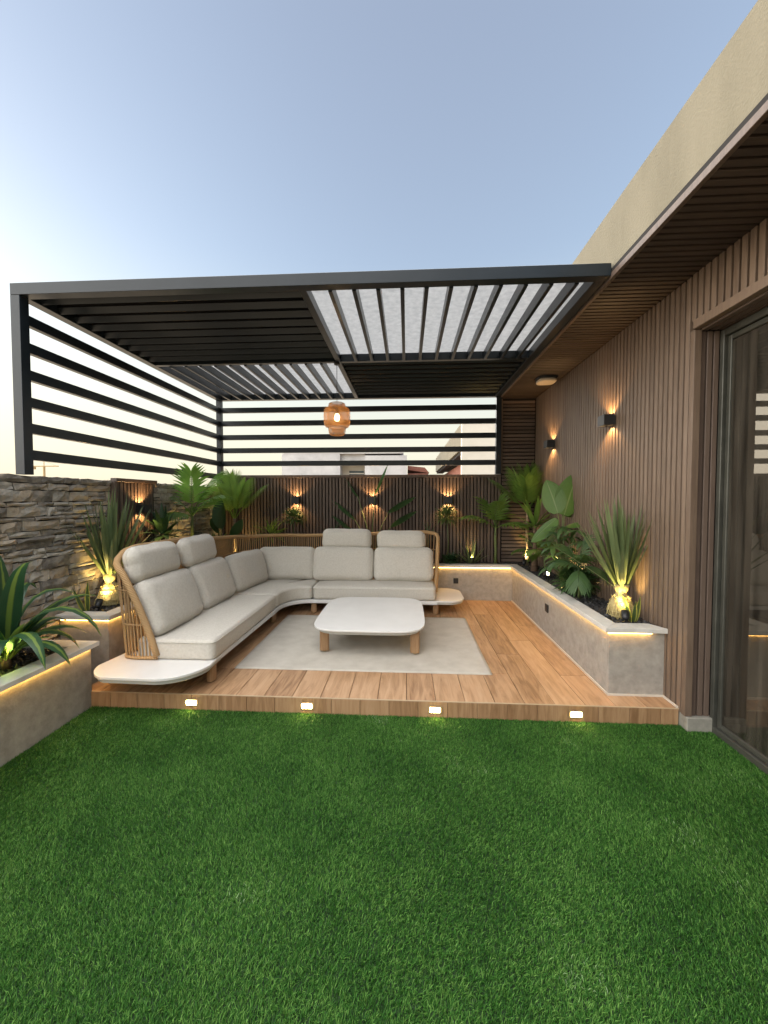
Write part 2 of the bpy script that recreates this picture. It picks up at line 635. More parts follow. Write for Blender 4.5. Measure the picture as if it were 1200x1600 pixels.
M_concrete = noise_col(mat('mottled grey stone tile', (0.3, 0.27, 0.23), 0.7),
                       [(0.245, 0.227, 0.200), (0.31, 0.288, 0.256), (0.37, 0.345, 0.308)], (1, 1, 1), 16, 9, 0.06, bump=0.15, bscale=70)
M_cap = noise_col(mat('pale stone coping', (0.5, 0.48, 0.43), 0.6),
                  [(0.50, 0.48, 0.44), (0.58, 0.56, 0.52), (0.64, 0.62, 0.58)], (1, 1, 1), 9, 9, 0.15, bump=0.12, bscale=80)
M_soil = mat('dark soil', (0.02, 0.016, 0.013), 0.95)
M_gravel = noise_col(mat('black pebble', (0.02, 0.02, 0.02), 0.45), [(0.010, 0.010, 0.011), (0.022, 0.022, 0.024), (0.05, 0.05, 0.052)], (1, 1, 1), 45, 3, 0)
M_stone = noise_col(mat('split ledge stone', (0.2, 0.18, 0.15), 0.88),
                    [(0.165, 0.147, 0.125), (0.27, 0.243, 0.206), (0.41, 0.335, 0.245), (0.34, 0.322, 0.288), (0.52, 0.475, 0.40)], (1, 1, 1), 11, 9, 0.55,
                    bump=0.9, bscale=38, pos=[0.2, 0.36, 0.5, 0.62, 0.82])
M_mortar = mat('dark wall core', (0.035, 0.030, 0.026), 0.95)
M_frame = noise_col(mat('grey bronze door frame', (0.2, 0.2, 0.17), 0.45, metal=0.3), [(0.050, 0.051, 0.043), (0.078, 0.079, 0.067)], (1, 1, 1), 8, 6, 0)
M_room = noise_col(mat('dim interior wall', (0.05, 0.047, 0.042), 0.9), [(0.04, 0.037, 0.033), (0.06, 0.056, 0.05)], (6, 6, 0.6), 2, 3, 0)
M_glass = bpy.data.materials.new('tinted door glass')
M_glass.use_nodes = True
N, L, b = nodes(M_glass)
_t = N.new('ShaderNodeBsdfTransparent'); _t.inputs['Color'].default_value = (0.22, 0.215, 0.195, 1)
_g = N.new('ShaderNodeBsdfGlossy'); _g.inputs['Roughness'].default_value = 0.015; _g.inputs['Color'].default_value = (0.72, 0.66, 0.56, 1)
_f = N.new('ShaderNodeFresnel'); _f.inputs['IOR'].default_value = 2.1
_q = N.new('ShaderNodeMixShader')
L.new(_f.outputs[0], _q.inputs[0]); L.new(_t.outputs[0], _q.inputs[1]); L.new(_g.outputs[0], _q.inputs[2])
_d = N.new('ShaderNodeBsdfDiffuse')               # film of dust, streaked downwards
_d.inputs['Color'].default_value = (0.30, 0.27, 0.22, 1)
_p = N.new('ShaderNodeNewGeometry')
_mp = N.new('ShaderNodeMapping'); _mp.inputs['Scale'].default_value = (9, 9, 0.6)
L.new(_p.outputs['Position'], _mp.inputs['Vector'])
_n = N.new('ShaderNodeTexNoise'); _n.inputs['Scale'].default_value = 2.4; _n.inputs['Detail'].default_value = 7
L.new(_mp.outputs[0], _n.inputs['Vector'])
_mr = N.new('ShaderNodeMapRange')
_mr.inputs['From Min'].default_value = 0.3; _mr.inputs['From Max'].default_value = 0.75
_mr.inputs['To Min'].default_value = 0.04; _mr.inputs['To Max'].default_value = 0.18
L.new(_n.outputs['Fac'], _mr.inputs['Value'])
_q2 = N.new('ShaderNodeMixShader')
L.new(_mr.outputs[0], _q2.inputs[0]); L.new(_q.outputs[0], _q2.inputs[1]); L.new(_d.outputs[0], _q2.inputs[2])
L.new(_q2.outputs[0], N['Material Output'].inputs['Surface'])
M_poly = noise_col(mat('frosted roof sheet', (0.7, 0.72, 0.74), 0.6),
                   [(0.40, 0.41, 0.42), (0.47, 0.475, 0.48), (0.53, 0.535, 0.54)], (1, 1, 1), 22, 9, 0)
N, L, b = nodes(M_poly)
_t = N.new('ShaderNodeBsdfTranslucent')
L.new(b.inputs['Base Color'].links[0].from_socket, _t.inputs['Color'])
_q = N.new('ShaderNodeMixShader'); _q.inputs[0].default_value = 0.85
L.new(b.outputs[0], _q.inputs[1]); L.new(_t.outputs[0], _q.inputs[2])
L.new(_q.outputs[0], N['Material Output'].inputs['Surface'])
M_bamboo = mat('woven bamboo', (0.40, 0.20, 0.07), 0.6)
N, L, b = nodes(M_bamboo)
_t = N.new('ShaderNodeBsdfTranslucent'); _t.inputs['Color'].default_value = (0.55, 0.27, 0.08, 1)
_q = N.new('ShaderNodeMixShader'); _q.inputs[0].default_value = 0.18
L.new(b.outputs[0], _q.inputs[1]); L.new(_t.outputs[0], _q.inputs[2])
L.new(_q.outputs[0], N['Material Output'].inputs['Surface'])
M_led = emit('warm led strip', (1.0, 0.56, 0.14), 3.3)
M_step = emit('lit step lens', (1.0, 0.70, 0.28), 16)
M_bulb = emit('glowing bulb', (1.0, 0.72, 0.36), 5)
M_spotlens = emit('lit spot lens', (1.0, 0.74, 0.34), 12)
M_opal = mat('unlit opal cover', (0.62, 0.55, 0.45), 0.5)
M_lens = emit('sconce lens', (1.0, 0.62, 0.28), 6)

M_lf_yucca = leaf_mat('yucca leaf', (0.070, 0.112, 0.045), (0.155, 0.200, 0.085), rough=0.45, trans=0.2)
M_lf_drac = leaf_mat('striped corn plant leaf', (0.022, 0.070, 0.034), (0.042, 0.105, 0.045), stripe=(0.19, 0.28, 0.06), sw=0.15, rough=0.32)
M_lf_spotlit = leaf_mat('yellow green leaf with spot glow', (0.16, 0.26, 0.05), (0.24, 0.33, 0.07), rough=0.42, trans=0.35)  # low leaves of the striped plant, yellow spotlight glow put into the colour
M_lf_dark = leaf_mat('deep green leaf', (0.022, 0.062, 0.026), (0.050, 0.110, 0.040), rough=0.35)
M_lf_palm = leaf_mat('palm leaflet', (0.065, 0.145, 0.024), (0.150, 0.250, 0.048), rough=0.48, trans=0.35)
M_lf_bright = leaf_mat('bright palm leaflet', (0.065, 0.165, 0.026), (0.125, 0.245, 0.045), rough=0.45, trans=0.35)
M_lf_ban = leaf_mat('broad paddle leaf', (0.055, 0.130, 0.028), (0.100, 0.190, 0.042), stripe=(0.16, 0.24, 0.09), sw=0.03, rough=0.5, trans=0.3)
M_lf_umb = leaf_mat('umbrella tree leaflet', (0.028, 0.075, 0.024), (0.066, 0.128, 0.040), rough=0.5)
M_lf_sans = leaf_mat('yellow edged sword leaf', (0.045, 0.090, 0.030), (0.080, 0.130, 0.045), stripe=(0.42, 0.42, 0.09), sw=0.42, band=True, rough=0.4)
M_lf_bush = leaf_mat('fine bush leaf', (0.040, 0.090, 0.025), (0.105, 0.160, 0.045), rough=0.5, trans=0.3)
M_stem = noise_col(mat('green stem', (0.10, 0.14, 0.04), 0.6), [(0.075, 0.105, 0.03), (0.13, 0.165, 0.055)], (1, 1, 6), 12, 4, 0.2)
M_trunk = noise_col(mat('ringed pale trunk', (0.3, 0.24, 0.17), 0.85), [(0.15, 0.11, 0.075), (0.27, 0.215, 0.15), (0.36, 0.30, 0.225)], (1, 1, 14), 5, 5, 0.2, bump=0.4)
M_bark = noise_col(mat('brown cane bark', (0.13, 0.08, 0.05), 0.9), [(0.07, 0.042, 0.026), (0.13, 0.082, 0.052), (0.185, 0.125, 0.08)], (1, 1, 8), 9, 6, 0.2, bump=0.5)
M_straw = noise_col(mat('straw wrapped root ball', (0.45, 0.36, 0.15), 0.85), [(0.26, 0.20, 0.08), (0.44, 0.36, 0.16), (0.56, 0.48, 0.26)], (12, 12, 2), 6, 5, 0.2)
M_grassbase = noise_col(mat('turf backing', (0.010, 0.030, 0.008), 0.95), [(0.006, 0.022, 0.005), (0.014, 0.042, 0.010)], (1, 1, 1), 14, 5, 0)
M_ground = noise_col(mat('sandy ground', (0.32, 0.26, 0.18), 0.95), [(0.27, 0.215, 0.15), (0.36, 0.29, 0.205)], (1, 1, 1), 0.25, 8, 0)
M_grey = noise_col(mat('weathered grey render', (0.42, 0.42, 0.42), 0.9), [(0.33, 0.33, 0.335), (0.42, 0.42, 0.425), (0.50, 0.50, 0.50)], (1, 1, 1), 1.1, 9, 0)
M_brick = noise_col(mat('red brown brick', (0.25, 0.1, 0.07), 0.9), [(0.19, 0.075, 0.05), (0.28, 0.115, 0.08)], (1, 1, 6), 5, 5, 0)
M_pale = noise_col(mat('pale grey render', (0.55, 0.52, 0.46), 0.9), [(0.50, 0.47, 0.41), (0.57, 0.54, 0.48)], (1, 1, 1), 1.5, 6, 0)
M_steel = mat('painted crane steel', (0.35, 0.25, 0.12), 0.6)
M_plaster = noise_col(mat('bare concrete plinth', (0.4, 0.39, 0.34), 0.85), [(0.19, 0.183, 0.155), (0.28, 0.268, 0.23)], (1, 1, 1), 20, 7, 0, bump=0.2)

# ------------------------------------------------------------------ key dimensions (metres)
ZD = 0.115            # deck top
DY = 2.666            # deck front
WX = 1.795            # house wall face
FY = 5.68             # fence face
SWX = -2.72           # stone wall face
ZS = 2.906            # soffit
ZCAP0, ZCAP = 0.567, 0.603
ZSOIL = 0.585

# ------------------------------------------------------------------ ground and lawn
MB().add([(-900, -900, -0.06), (900, -900, -0.06), (900, 900, -0.06), (-900, 900, -0.06)], [(0, 1, 2, 3)]).build('ground', M_ground, kind='structure', label='sandy ground stretching away behind the terrace', org=(0, 0, -0.06))
MB().box(-2.26, 1.99, 0.2, 2.66, -0.05, 0.0).build('lawn', M_grassbase, kind='structure', label='backing of the artificial lawn in front of the deck')


def make_grass(n=720000):
    y0, y1, x0, x1 = 0.55, 2.655, -2.255, 1.985
    # denser close to the lens
    u = rng.random(n)
    y = y0 + (y1 - y0) * u ** 1.12
    x = x0 + (x1 - x0) * rng.random(n)
    h = rng.uniform(0.009, 0.018, n)
    w = rng.uniform(0.0008, 0.0014, n)
    az = rng.uniform(0, 2 * np.pi, n)
    # patches of nap lean the same way
    lean_a = 1.2 + 1.4 * np.sin(x * 2.3 + 1.0) * np.cos(y * 1.9) + rng.normal(0, 1.1, n)
    lean = rng.uniform(0.3, 1.25, n)
    dx, dy = np.cos(lean_a) * lean * h, np.sin(lean_a) * lean * h
    sx, sy = np.cos(az) * w, np.sin(az) * w
    V = np.empty((n, 5, 3), dtype=np.float32)
    for k, (t, s) in enumerate(((0, -1), (0, 1))):
        V[:, k, 0] = x + s * sx
        V[:, k, 1] = y + s * sy
        V[:, k, 2] = 0.0
    for k, s in ((2, 1), (3, -1)):
        V[:, k, 0] = x + 0.32 * dx + s * sx * 0.9
        V[:, k, 1] = y + 0.32 * dy + s * sy * 0.9
        V[:, k, 2] = 0.6 * h
    V[:, 4, 0] = x + dx
    V[:, 4, 1] = y + dy
    V[:, 4, 2] = h * (1.05 - 0.22 * lean)
    base = (np.arange(n, dtype=np.int64) * 5)[:, None]
    quads = base + np.array([[0, 1, 2, 3]])
    tris = base + np.array([[3, 2, 4]])
    me = bpy.data.meshes.new('artificial_grass')
    me.vertices.add(n * 5)
    me.vertices.foreach_set('co', V.ravel())
    me.loops.add(n * 7)
    me.loops.foreach_set('vertex_index', np.concatenate([quads.ravel(), tris.ravel()]).astype(np.int32))
    me.polygons.add(n * 2)
    starts = np.concatenate([np.arange(n) * 4, n * 4 + np.arange(n) * 3]).astype(np.int32)
    me.polygons.foreach_set('loop_start', starts)
    me.update(calc_edges=True)
    r = rng.random(n)
    r = np.where(rng.random(n) < 0.20, 0.85 + 0.25 * r, 0.80 * r)
    att = np.empty((n, 5, 3), dtype=np.float32)
    att[:, :, 0] = r[:, None]
    att[:, :, 1] = np.array([0, 0, 0.6, 0.6, 1.0])[None, :]
    att[:, :, 2] = 0
    a = me.attributes.new('luv', 'FLOAT_VECTOR', 'POINT')
    a.data.foreach_set('vector', att.ravel())
    m = mat('artificial grass blade', (0.03, 0.1, 0.02), 0.62, spec=0.18)
    N, L, b = nodes(m)
    at = N.new('ShaderNodeAttribute'); at.attribute_name = 'luv'
    sp = N.new('ShaderNodeSeparateXYZ'); L.new(at.outputs['Vector'], sp.inputs[0])
    geo = N.new('ShaderNodeNewGeometry')
    nz = N.new('ShaderNodeTexNoise'); nz.inputs['Scale'].default_value = 2.6; nz.inputs['Detail'].default_value = 5
    L.new(geo.outputs['Position'], nz.inputs['Vector'])
    ad = N.new('ShaderNodeMath'); ad.operation = 'MULTIPLY_ADD'
    L.new(nz.outputs['Fac'], ad.inputs[0]); ad.inputs[1].default_value = 1.0
    L.new(sp.outputs['X'], ad.inputs[2])
    rp = N.new('ShaderNodeValToRGB')
    for e, (q, c) in zip([rp.color_ramp.elements[0], rp.color_ramp.elements[1], rp.color_ramp.elements.new(0.5), rp.color_ramp.elements.new(0.93)],
                         [(0.14, (0.004, 0.026, 0.003)), (1.0, (0.150, 0.290, 0.065)), (0.50, (0.027, 0.110, 0.012)), (0.84, (0.140, 0.285, 0.058))]):
        e.position = q
        e.color = (*c, 1)
    dv = N.new('ShaderNodeMath'); dv.operation = 'DIVIDE'
    L.new(ad.outputs[0], dv.inputs[0]); dv.inputs[1].default_value = 2.0
    L.new(dv.outputs[0], rp.inputs['Fac'])
    L.new(rp.outputs['Color'], b.inputs['Base Color'])
    tr = N.new('ShaderNodeBsdfTranslucent')
    L.new(rp.outputs['Color'], tr.inputs['Color'])
    ms = N.new('ShaderNodeMixShader'); ms.inputs[0].default_value = 0.12
    L.new(b.outputs[0], ms.inputs[1]); L.new(tr.outputs[0], ms.inputs[2])
    L.new(ms.outputs[0], N['Material Output'].inputs['Surface'])
    me.materials.append(m)
    o = bpy.data.objects.new('artificial_grass', me)
    C.objects.link(o)
    tag(o, 'dense green artificial grass blades covering the lawn', 'grass', kind='stuff')


make_grass()

# ------------------------------------------------------------------ deck
deck = thing('deck', (-0.25, 4.0, 0.0), 'raised timber look deck of oak planks with a low riser', None, kind='structure')
MB().box(-2.34, WX - 0.002, DY + 0.004, 5.40, -0.04, ZD - 0.012).build('deck_base', M_slab, deck)
plank_cache = {}


def plank(x0, x1, y0, y1):
    key = (round(x1 - x0, 3), round(y1 - y0, 3))
    if key not in plank_cache:
        a, b_ = key
        plank_cache[key] = MB().box(0.0018, a - 0.0018, 0.0018, b_ - 0.0018, -0.010, 0, b=0.0015).mesh('plank', M_plank)
    piece('plank', plank_cache[key], (x0, y0, ZD), deck)


xs = [-2.34] + [round(-2.2 + 0.2 * k, 3) for k in range(20)] + [WX]
for i in range(len(xs) - 1):
    x0, x1 = xs[i], xs[i + 1]
    if x1 - x0 < 0.01:
        continue
    y = DY
    seg = [0.45, 0.85, 1.2][i % 3] if x0 > 0.3 else [0.43, 0.43, 0.43][i % 3]
    while y < 5.39:
        e = min(y + seg, 5.395)
        if not (x0 >= 1.43 and y > 2.9):
            plank(x0, x1, y, e)
        y = e
        seg = 1.2 if x0 > 0.3 else [1.2, 0.8, 1.0][i % 3] if y < 3.2 else 1.2
rx = [-2.27] + [round(-2.12 + 0.2 * k, 3) for k in range(20)] + [WX - 0.003]
for i in range(len(rx) - 1):
    if rx[i + 1] - rx[i] > 0.02:
        MB().box(rx[i] + 0.0012, rx[i + 1] - 0.0012, DY - 0.010, DY + 0.002, 0.001, ZD - 0.003, b=0.0012).build('riser_tile', M_riser, deck)
MB().box(-2.27, WX - 0.003, DY - 0.0095, DY - 0.001, ZD - 0.0028, ZD + 0.0012).build('edge_trim', mat('brushed edge trim', (0.45, 0.34, 0.22), 0.4), deck)
MB().box(1.412, 1.4205, 2.815, 5.37, ZD + 0.0005, ZD + 0.012).box(1.412, WX, 2.808, 2.8185, ZD + 0.0005, ZD + 0.012).box(WX - 0.012, WX - 0.001, DY, 2.808, ZD + 0.0005, ZD + 0.012).build('grout_fillet', M_grout, deck, kind='stuff')

# ------------------------------------------------------------------ house on the right
house = thing('house', (2.6, 2.6, 0.0), 'brown slatted house wall with beige parapet and glass door', 'building')
PITCH = 0.052


def slat_mesh(key, sx, sy, sz, m, b=0.002):
    return MB().box(0, sx, 0, sy, 0, sz, b=b).mesh(key, m)


# wall beside the door
wall = MB().box(WX + 0.028, WX + 0.14, 2.66, 5.80, 0.0, ZS + 0.05).build('wall', M_backing, house)
y = 2.652
full = slat_mesh('slat', 0.028, 0.0362, ZS - 0.10, M_slat)
while y < FY - 0.03:
    piece('slat', full, (WX, y, 0.095), wall)
    y += PITCH
# corner board
MB().box(WX - 0.004, WX + 0.04, 2.600, 2.638, 0.095, 2.553, b=0.002).build('corner_board', M_slat, house)
# jamb return with slats
jamb = MB().box(WX + 0.041, 2.10, 2.629, 2.70, 0.095, 2.60).build('jamb', M_backing, house)
js = slat_mesh('slat', 0.031, 0.016, 2.45, M_fence)
for k in range(3):
    piece('slat', js, (WX + 0.042 + k * 0.0405, 2.612, 0.095), jamb)
# wall above the door
lint = MB().box(WX + 0.028, WX + 0.14, -1.2, 2.66, 2.62, ZS + 0.05).build('lintel', M_backing, house)
up = slat_mesh('slat', 0.028, 0.0362, ZS - 2.612, M_slat)
y = 2.652 - PITCH
while y > 0.7:
    piece('slat', up, (WX, y, 2.611), lint)
    y -= PITCH
MB().box(WX - 0.012, WX + 0.03, -1.2, 2.606, 2.556, 2.611, b=0.002).build('lintel_board', M_slat, house)
ls = MB().box(0, 0.040, -1.2, 2.598, 0, 0.016, b=0.002).mesh('slat', M_fence)
for k in range(3):
    piece('slat', ls, (WX + 0.034 + k * 0.052, 0, 2.545), lint)
MB().box(WX + 0.031, 1.99, -1.2, 2.598, 2.5615, 2.6).build('lintel_backing', M_backing, house)
MB().box(WX + 0.003, 1.955, 2.585, 2.70, 0.0, 0.094, b=0.004).build('plinth', M_plaster, house)

# soffit with cross slats that line up with the wall
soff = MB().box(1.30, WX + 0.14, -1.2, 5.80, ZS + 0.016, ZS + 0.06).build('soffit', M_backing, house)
ss = slat_mesh('slat', WX + 0.016 - 1.325, 0.0375, 0.015, M_slat_shade)
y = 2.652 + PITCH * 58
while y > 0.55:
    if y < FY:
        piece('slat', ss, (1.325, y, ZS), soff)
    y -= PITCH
MB().box(1.297, 1.323, -1.2, 5.80, ZS - 0.004, ZS + 0.034, b=0.002).build('fascia_board', M_fence, house)
MB().box(1.312, 1.60, -1.2, 5.82, ZS + 0.061, 3.375, b=0.006).build('parapet', M_stucco, house)
MB().box(1.601, 6.0, -1.2, 5.82, ZS + 0.30, 3.2).build('roof_slab', M_stucco, house)
# return panel in the far corner
ret = MB().box(1.335, WX + 0.018, FY + 0.02, FY + 0.12, ZD, ZS + 0.05).build('return_panel', M_backing, house)
rs_ = MB().box(0, WX - 1.350, 0, 0.018, 0, 0.038, b=0.002).mesh('slat', M_slat_r)
z = 0.60
while z < ZS - 0.04:
    piece('slat', rs_, (1.350, FY + 0.002, z), ret)
    z += PITCH
MB().box(1.318, 1.347, FY - 0.012, FY + 0.03, 1.86, ZS - 0.005, b=0.002).build('corner_trim', M_slat, house)
# glass door
door = MB().box(1.950, 1.992, 2.580, 2.610, 0.0, 2.543, b=0.003).build('door_frame', M_frame, house)
MB().box(1.950, 1.992, -1.2, 2.579, 0.0, 0.045, b=0.003).build('bottom_rail', M_frame, door)
MB().box(1.950, 1.992, -1.2, 2.579, 2.50, 2.543, b=0.003).build('top_rail', M_frame, door)
MB().box(1.968, 1.990, 2.545, 2.572, 0.048, 2.497, b=0.003).build('stile', M_frame, door)
MB().box(1.968, 1.990, 0.0, 2.543, 0.048, 0.078, b=0.003).build('sash_rail', M_frame, door)
MB().box(1.968, 1.990, 0.0, 2.543, 2.467, 2.497, b=0.003).build('sash_top_rail', M_frame, door)
MB().add([(1.980, 0.0, 0.06), (1.980, 2.56, 0.06), (1.980, 2.56, 2.48), (1.980, 0.0, 2.48)], [(3, 2, 1, 0)]).build('pane', M_glass, door)
room = MB()
room.add([(2.02, -1.2, 0.02), (5.5, -1.2, 0.02), (5.5, 2.66, 0.02), (2.02, 2.66, 0.02), (2.02, -1.2, 2.7), (5.5, -1.2, 2.7), (5.5, 2.66, 2.7), (2.02, 2.66, 2.7)],
         [(0, 1, 2, 3), (7, 6, 5, 4), (1, 5, 6, 2), (3, 2, 6, 7), (0, 4, 5, 1)])
room.build('interior', M_room, house)

# ------------------------------------------------------------------ ledge stone wall on the left
swall = thing('stone_wall', (SWX - 0.1, 3.6, 0.0), 'rough stacked ledge stone wall under the left slat screen', 'wall')
MB().box(SWX - 0.16, SWX - 0.012, 0.4, 5.80, 0.0, 1.655).build('core', M_mortar, swall)
PANEL_Y0, PANEL_Y1 = 3.50, 4.07


def stone_geo(ln, ht, dp, seed):
    """irregular split stone, front face towards +X"""
    rd = random.Random(seed)
    nx, nz = 4, 2
    g = {}
    v, f = [], []
    sl0, sl1 = rd.uniform(-.10, .10) * ht, rd.uniform(-.10, .10) * ht
    for i in range(nx + 1):
        for k in range(nz + 1):
            yy, zz = ln * i / nx, ht * k / nz
            edge = (i in (0, nx)) or (k in (0, nz))
            yy += rd.uniform(-.5, .5) * min(0.010, ln * 0.06)
            zz += rd.uniform(-.5, .5) * min(0.012, ht * 0.2) + (sl0 if k == nz else 0) * (i / nx - .5)
            xx = dp + (rd.uniform(-.014, .002) if edge else rd.uniform(-.003, .010))
            g[i, k] = len(v)
            v.append((xx, yy, zz))
    for i in range(nx):
        for k in range(nz):
            f.append((g[i, k], g[i + 1, k], g[i + 1, k + 1], g[i, k + 1]))
    ring = [(i, 0) for i in range(nx + 1)] + [(nx, k) for k in range(1, nz + 1)] + [(i, nz) for i in range(nx - 1, -1, -1)] + [(0, k) for k in range(nz - 1, 0, -1)]
    o = len(v)
    for q in ring:
        p = v[g[q]]
        v.append((-0.03, p[1], p[2]))
    m = len(ring)
    for a in range(m):
        c = (a + 1) % m
        f.append((g[ring[a]], o + a, o + c, g[ring[c]]))
    return v, f


stones = []
z = 0.02
row = 0
while z < 1.665:
    hr = random.choice([0.034, 0.045, 0.052, 0.06, 0.072, 0.086])
    if z + hr > 1.60:
        hr = 1.668 - z if 1.668 - z < 0.085 else (1.668 - z) / 2
    y = 1.1 - random.uniform(0, 0.2)
    while y < 5.62:
        ln = random.uniform(0.10, 0.32)
        if random.random() < 0.2:
            ln *= 0.6
        if y + ln > 5.62:
            ln = 5.64 - y
        if random.random() < 0.22 and hr > 0.066:
            a = hr * random.uniform(0.38, 0.62)
            parts_ = [(z, a), (z + a, hr - a)]
        else:
            parts_ = [(z, hr)]
        for zz, hh in parts_:
            for a_, b2 in ((y, min(y + ln, PANEL_Y0 - 0.031)), (max(y, PANEL_Y1 + 0.004), y + ln)):
                if b2 - a_ > 0.02:
                    stones.append((a_, zz, b2 - a_, hh))
                    if a_ == y and b2 == y + ln:
                        break
        y += ln
    z += hr
    row += 1


def stone_seen(s):
    y, zz, ln, hh = s
    vis = 1.0 if (zz > 0.42 and y + ln > 2.25) else 0.02
    return -vis * ln * hh / (y + ln / 2) ** 2


stones.sort(key=stone_seen)
rest = MB()
for i, (y, zz, ln, hh) in enumerate(stones):
    v, f = stone_geo(ln - 0.005, hh - 0.005, random.uniform(0.012, 0.030), i)
    v = [(p[0] + SWX - 0.010, p[1] + y + 0.0025, p[2] + zz + 0.0025) for p in v]
    if i < 300:
        MB().add(v, f).build('stone', M_stone, swall)
    else:
        rest.add(v, f)
rest.build('small_stones', M_stone, swall, kind='stuff')
# slatted lamp panel set into the stone wall
pan = thing('lamp_panel', (SWX, 3.78, 0.3), 'narrow brown slatted panel set into the stone wall behind a lamp', 'panel')
MB().box(SWX - 0.011, SWX + 0.012, PANEL_Y0, PANEL_Y1, 0.3, 1.655).build('backing', M_backing, pan)
MB().box(SWX - 0.011, SWX + 0.05, PANEL_Y0 - 0.012, PANEL_Y1 + 0.012, 1.656, 1.690, b=0.002).build('cap_board', M_fence, pan)
MB().box(SWX - 0.011, SWX + 0.044, PANEL_Y0 - 0.03, PANEL_Y0 - 0.001, 0.3, 1.655, b=0.002).build('edge_board', M_fence, pan)
ps_ = MB().box(0, 0.018, 0, 0.036, 0, 1.353, b=0.002).mesh('slat', M_fence)
k = 0
while PANEL_Y0 + 0.008 + k * 0.049 < PANEL_Y1 - 0.03:
    piece('slat', ps_, (SWX + 0.0125, PANEL_Y0 + 0.008 + k * 0.049, 0.301), pan)
    k += 1

# ------------------------------------------------------------------ back fence
fence = thing('back_fence', (-0.7, FY, 0.0), 'dark brown vertical slat fence behind the sofa', 'fence')
MB().box(-2.72, 1.330, FY + 0.029, FY + 0.06, 0.0, 1.80).build('backing', M_backing, fence)
fs = MB().box(0, 0.0340, 0, 0.028, 0, 1.25, b=0.002).mesh('slat', M_fence)
x = -2.68
while x < 1.30:
    piece('slat', fs, (x, FY + 0.001, 0.55), fence)
    x += 0.0485
MB().box(-2.73, 1.334, FY - 0.012, FY + 0.08, 1.801, 1.842, b=0.002).build('cap_rail', M_fence, fence)

# ------------------------------------------------------------------ pergola
perg = thing('pergola', (-0.72, 4.1, 1.6), 'charcoal aluminium pergola with slat screens and frosted roof sheets', 'pergola')
PX0, PX1, PY0, PY1, PZ = -2.762, 1.297, 2.635, 5.672, 2.998
T = 0.075
MB().box(PX0, PX1, PY0, PY0 + T, PZ - 0.08, PZ, b=0.002).build('beam', M_black, perg)
MB().box(PX0, PX1, PY1 - T, PY1, PZ - 0.08, PZ, b=0.002).build('beam', M_black, perg)
MB().box(PX0, PX0 + T, PY0 + T, PY1 - T, PZ - 0.079, PZ - 0.001, b=0.002).build('beam', M_black, perg)
MB().box(PX1 - T, PX1, PY0 + T, PY1 - T, PZ - 0.079, PZ - 0.001, b=0.002).build('beam', M_black, perg)
MXB, MYB = -0.715, 4.13
MB().box(MXB - 0.025, MXB + 0.025, PY0 + T, PY1 - T, PZ - 0.078, PZ - 0.002, b=0.002).build('beam', M_black, perg)
MB().box(PX0 + T, MXB - 0.026, MYB - 0.025, MYB + 0.025, PZ - 0.078, PZ - 0.002, b=0.002).build('beam', M_black, perg)
MB().box(MXB + 0.026, PX1 - T, MYB - 0.025, MYB + 0.025, PZ - 0.078, PZ - 0.002, b=0.002).build('beam', M_black, perg)
for (x0, y0, zb) in ((PX0, PY0, 1.671), (PX0, PY1 - T, 1.671), (PX1 - T + 0.02, PY1 - T, 1.8425)):
    MB().box(x0, x0 + T - 0.005, y0, y0 + T - 0.005, zb, PZ - 0.081, b=0.002).build('post', M_black, perg)
lsl = MB().box(0, 0.045, 0, PY1 - PY0 - 2 * T, -0.036, 0.036, b=0.002).mesh('screen_slat', M_black)
for zz in (2.775, 2.580, 2.387, 2.193, 2.006, 1.815):
    piece('screen_slat', lsl, (PX0 + 0.012, PY0 + T, zz), perg)
bsl = MB().box(0, PX1 - PX0 - 2 * T + 0.02, 0, 0.045, -0.036, 0.036, b=0.002).mesh('screen_slat', M_black)
for zz in (2.775, 2.585, 2.385, 2.195, 2.006):
    piece('screen_slat', bsl, (PX0 + T - 0.004, PY1 - T + 0.012, zz), perg)
# roof slats, turned by quarter from field to field
HS = 0.084
ry = MB().box(0, 0.028, 0, MYB - PY0 - T - 0.026, 0, HS, b=0.0015).mesh('roof_slat', M_black)
x = MXB + 0.026 + 0.150
while x < PX1 - T - 0.05:
    piece('roof_slat', ry, (x, PY0 + T + 0.0005, PZ - HS - 0.004), perg)
    x += 0.164
ry2 = MB().box(0, 0.028, 0, PY1 - T - MYB - 0.026, 0, HS, b=0.0015).mesh('roof_slat', M_black)
x = PX0 + T + 0.13
while x < MXB - 0.06:
    piece('roof_slat', ry2, (x, MYB + 0.0255, PZ - HS - 0.004), perg)
    x += 0.164
TILT = R(-60)
rx1 = MB().box(0, MXB - 0.026 - PX0 - T, -0.0245, 0.0245, -0.006, 0.006, b=0.0015).mesh('roof_blade', M_black)
y = PY0 + T + 0.085
while y < MYB - 0.08:
    piece('roof_blade', rx1, (PX0 + T + 0.0005, y, PZ - 0.050), perg, rot=(TILT, 0, 0))
    y += 0.151
rx2 = MB().box(0, PX1 - T - MXB - 0.026, -0.0165, 0.0165, -0.006, 0.006, b=0.0015).mesh('roof_blade', M_black)
y = MYB + 0.12
while y < PY1 - T - 0.07:
    piece('roof_blade', rx2, (MXB + 0.0255, y, PZ - 0.050), perg, rot=(TILT, 0, 0))
    y += 0.151
for (a, b_, c, d) in ((MXB + 0.002, PX1 - 0.02, PY0 + 0.02, MYB - 0.002), (PX0 + 0.02, MXB - 0.002, MYB + 0.002, PY1 - 0.02)):
    MB().box(a, b_, c, d, PZ + 0.001, PZ + 0.007).build('roof_sheet', M_poly, perg)
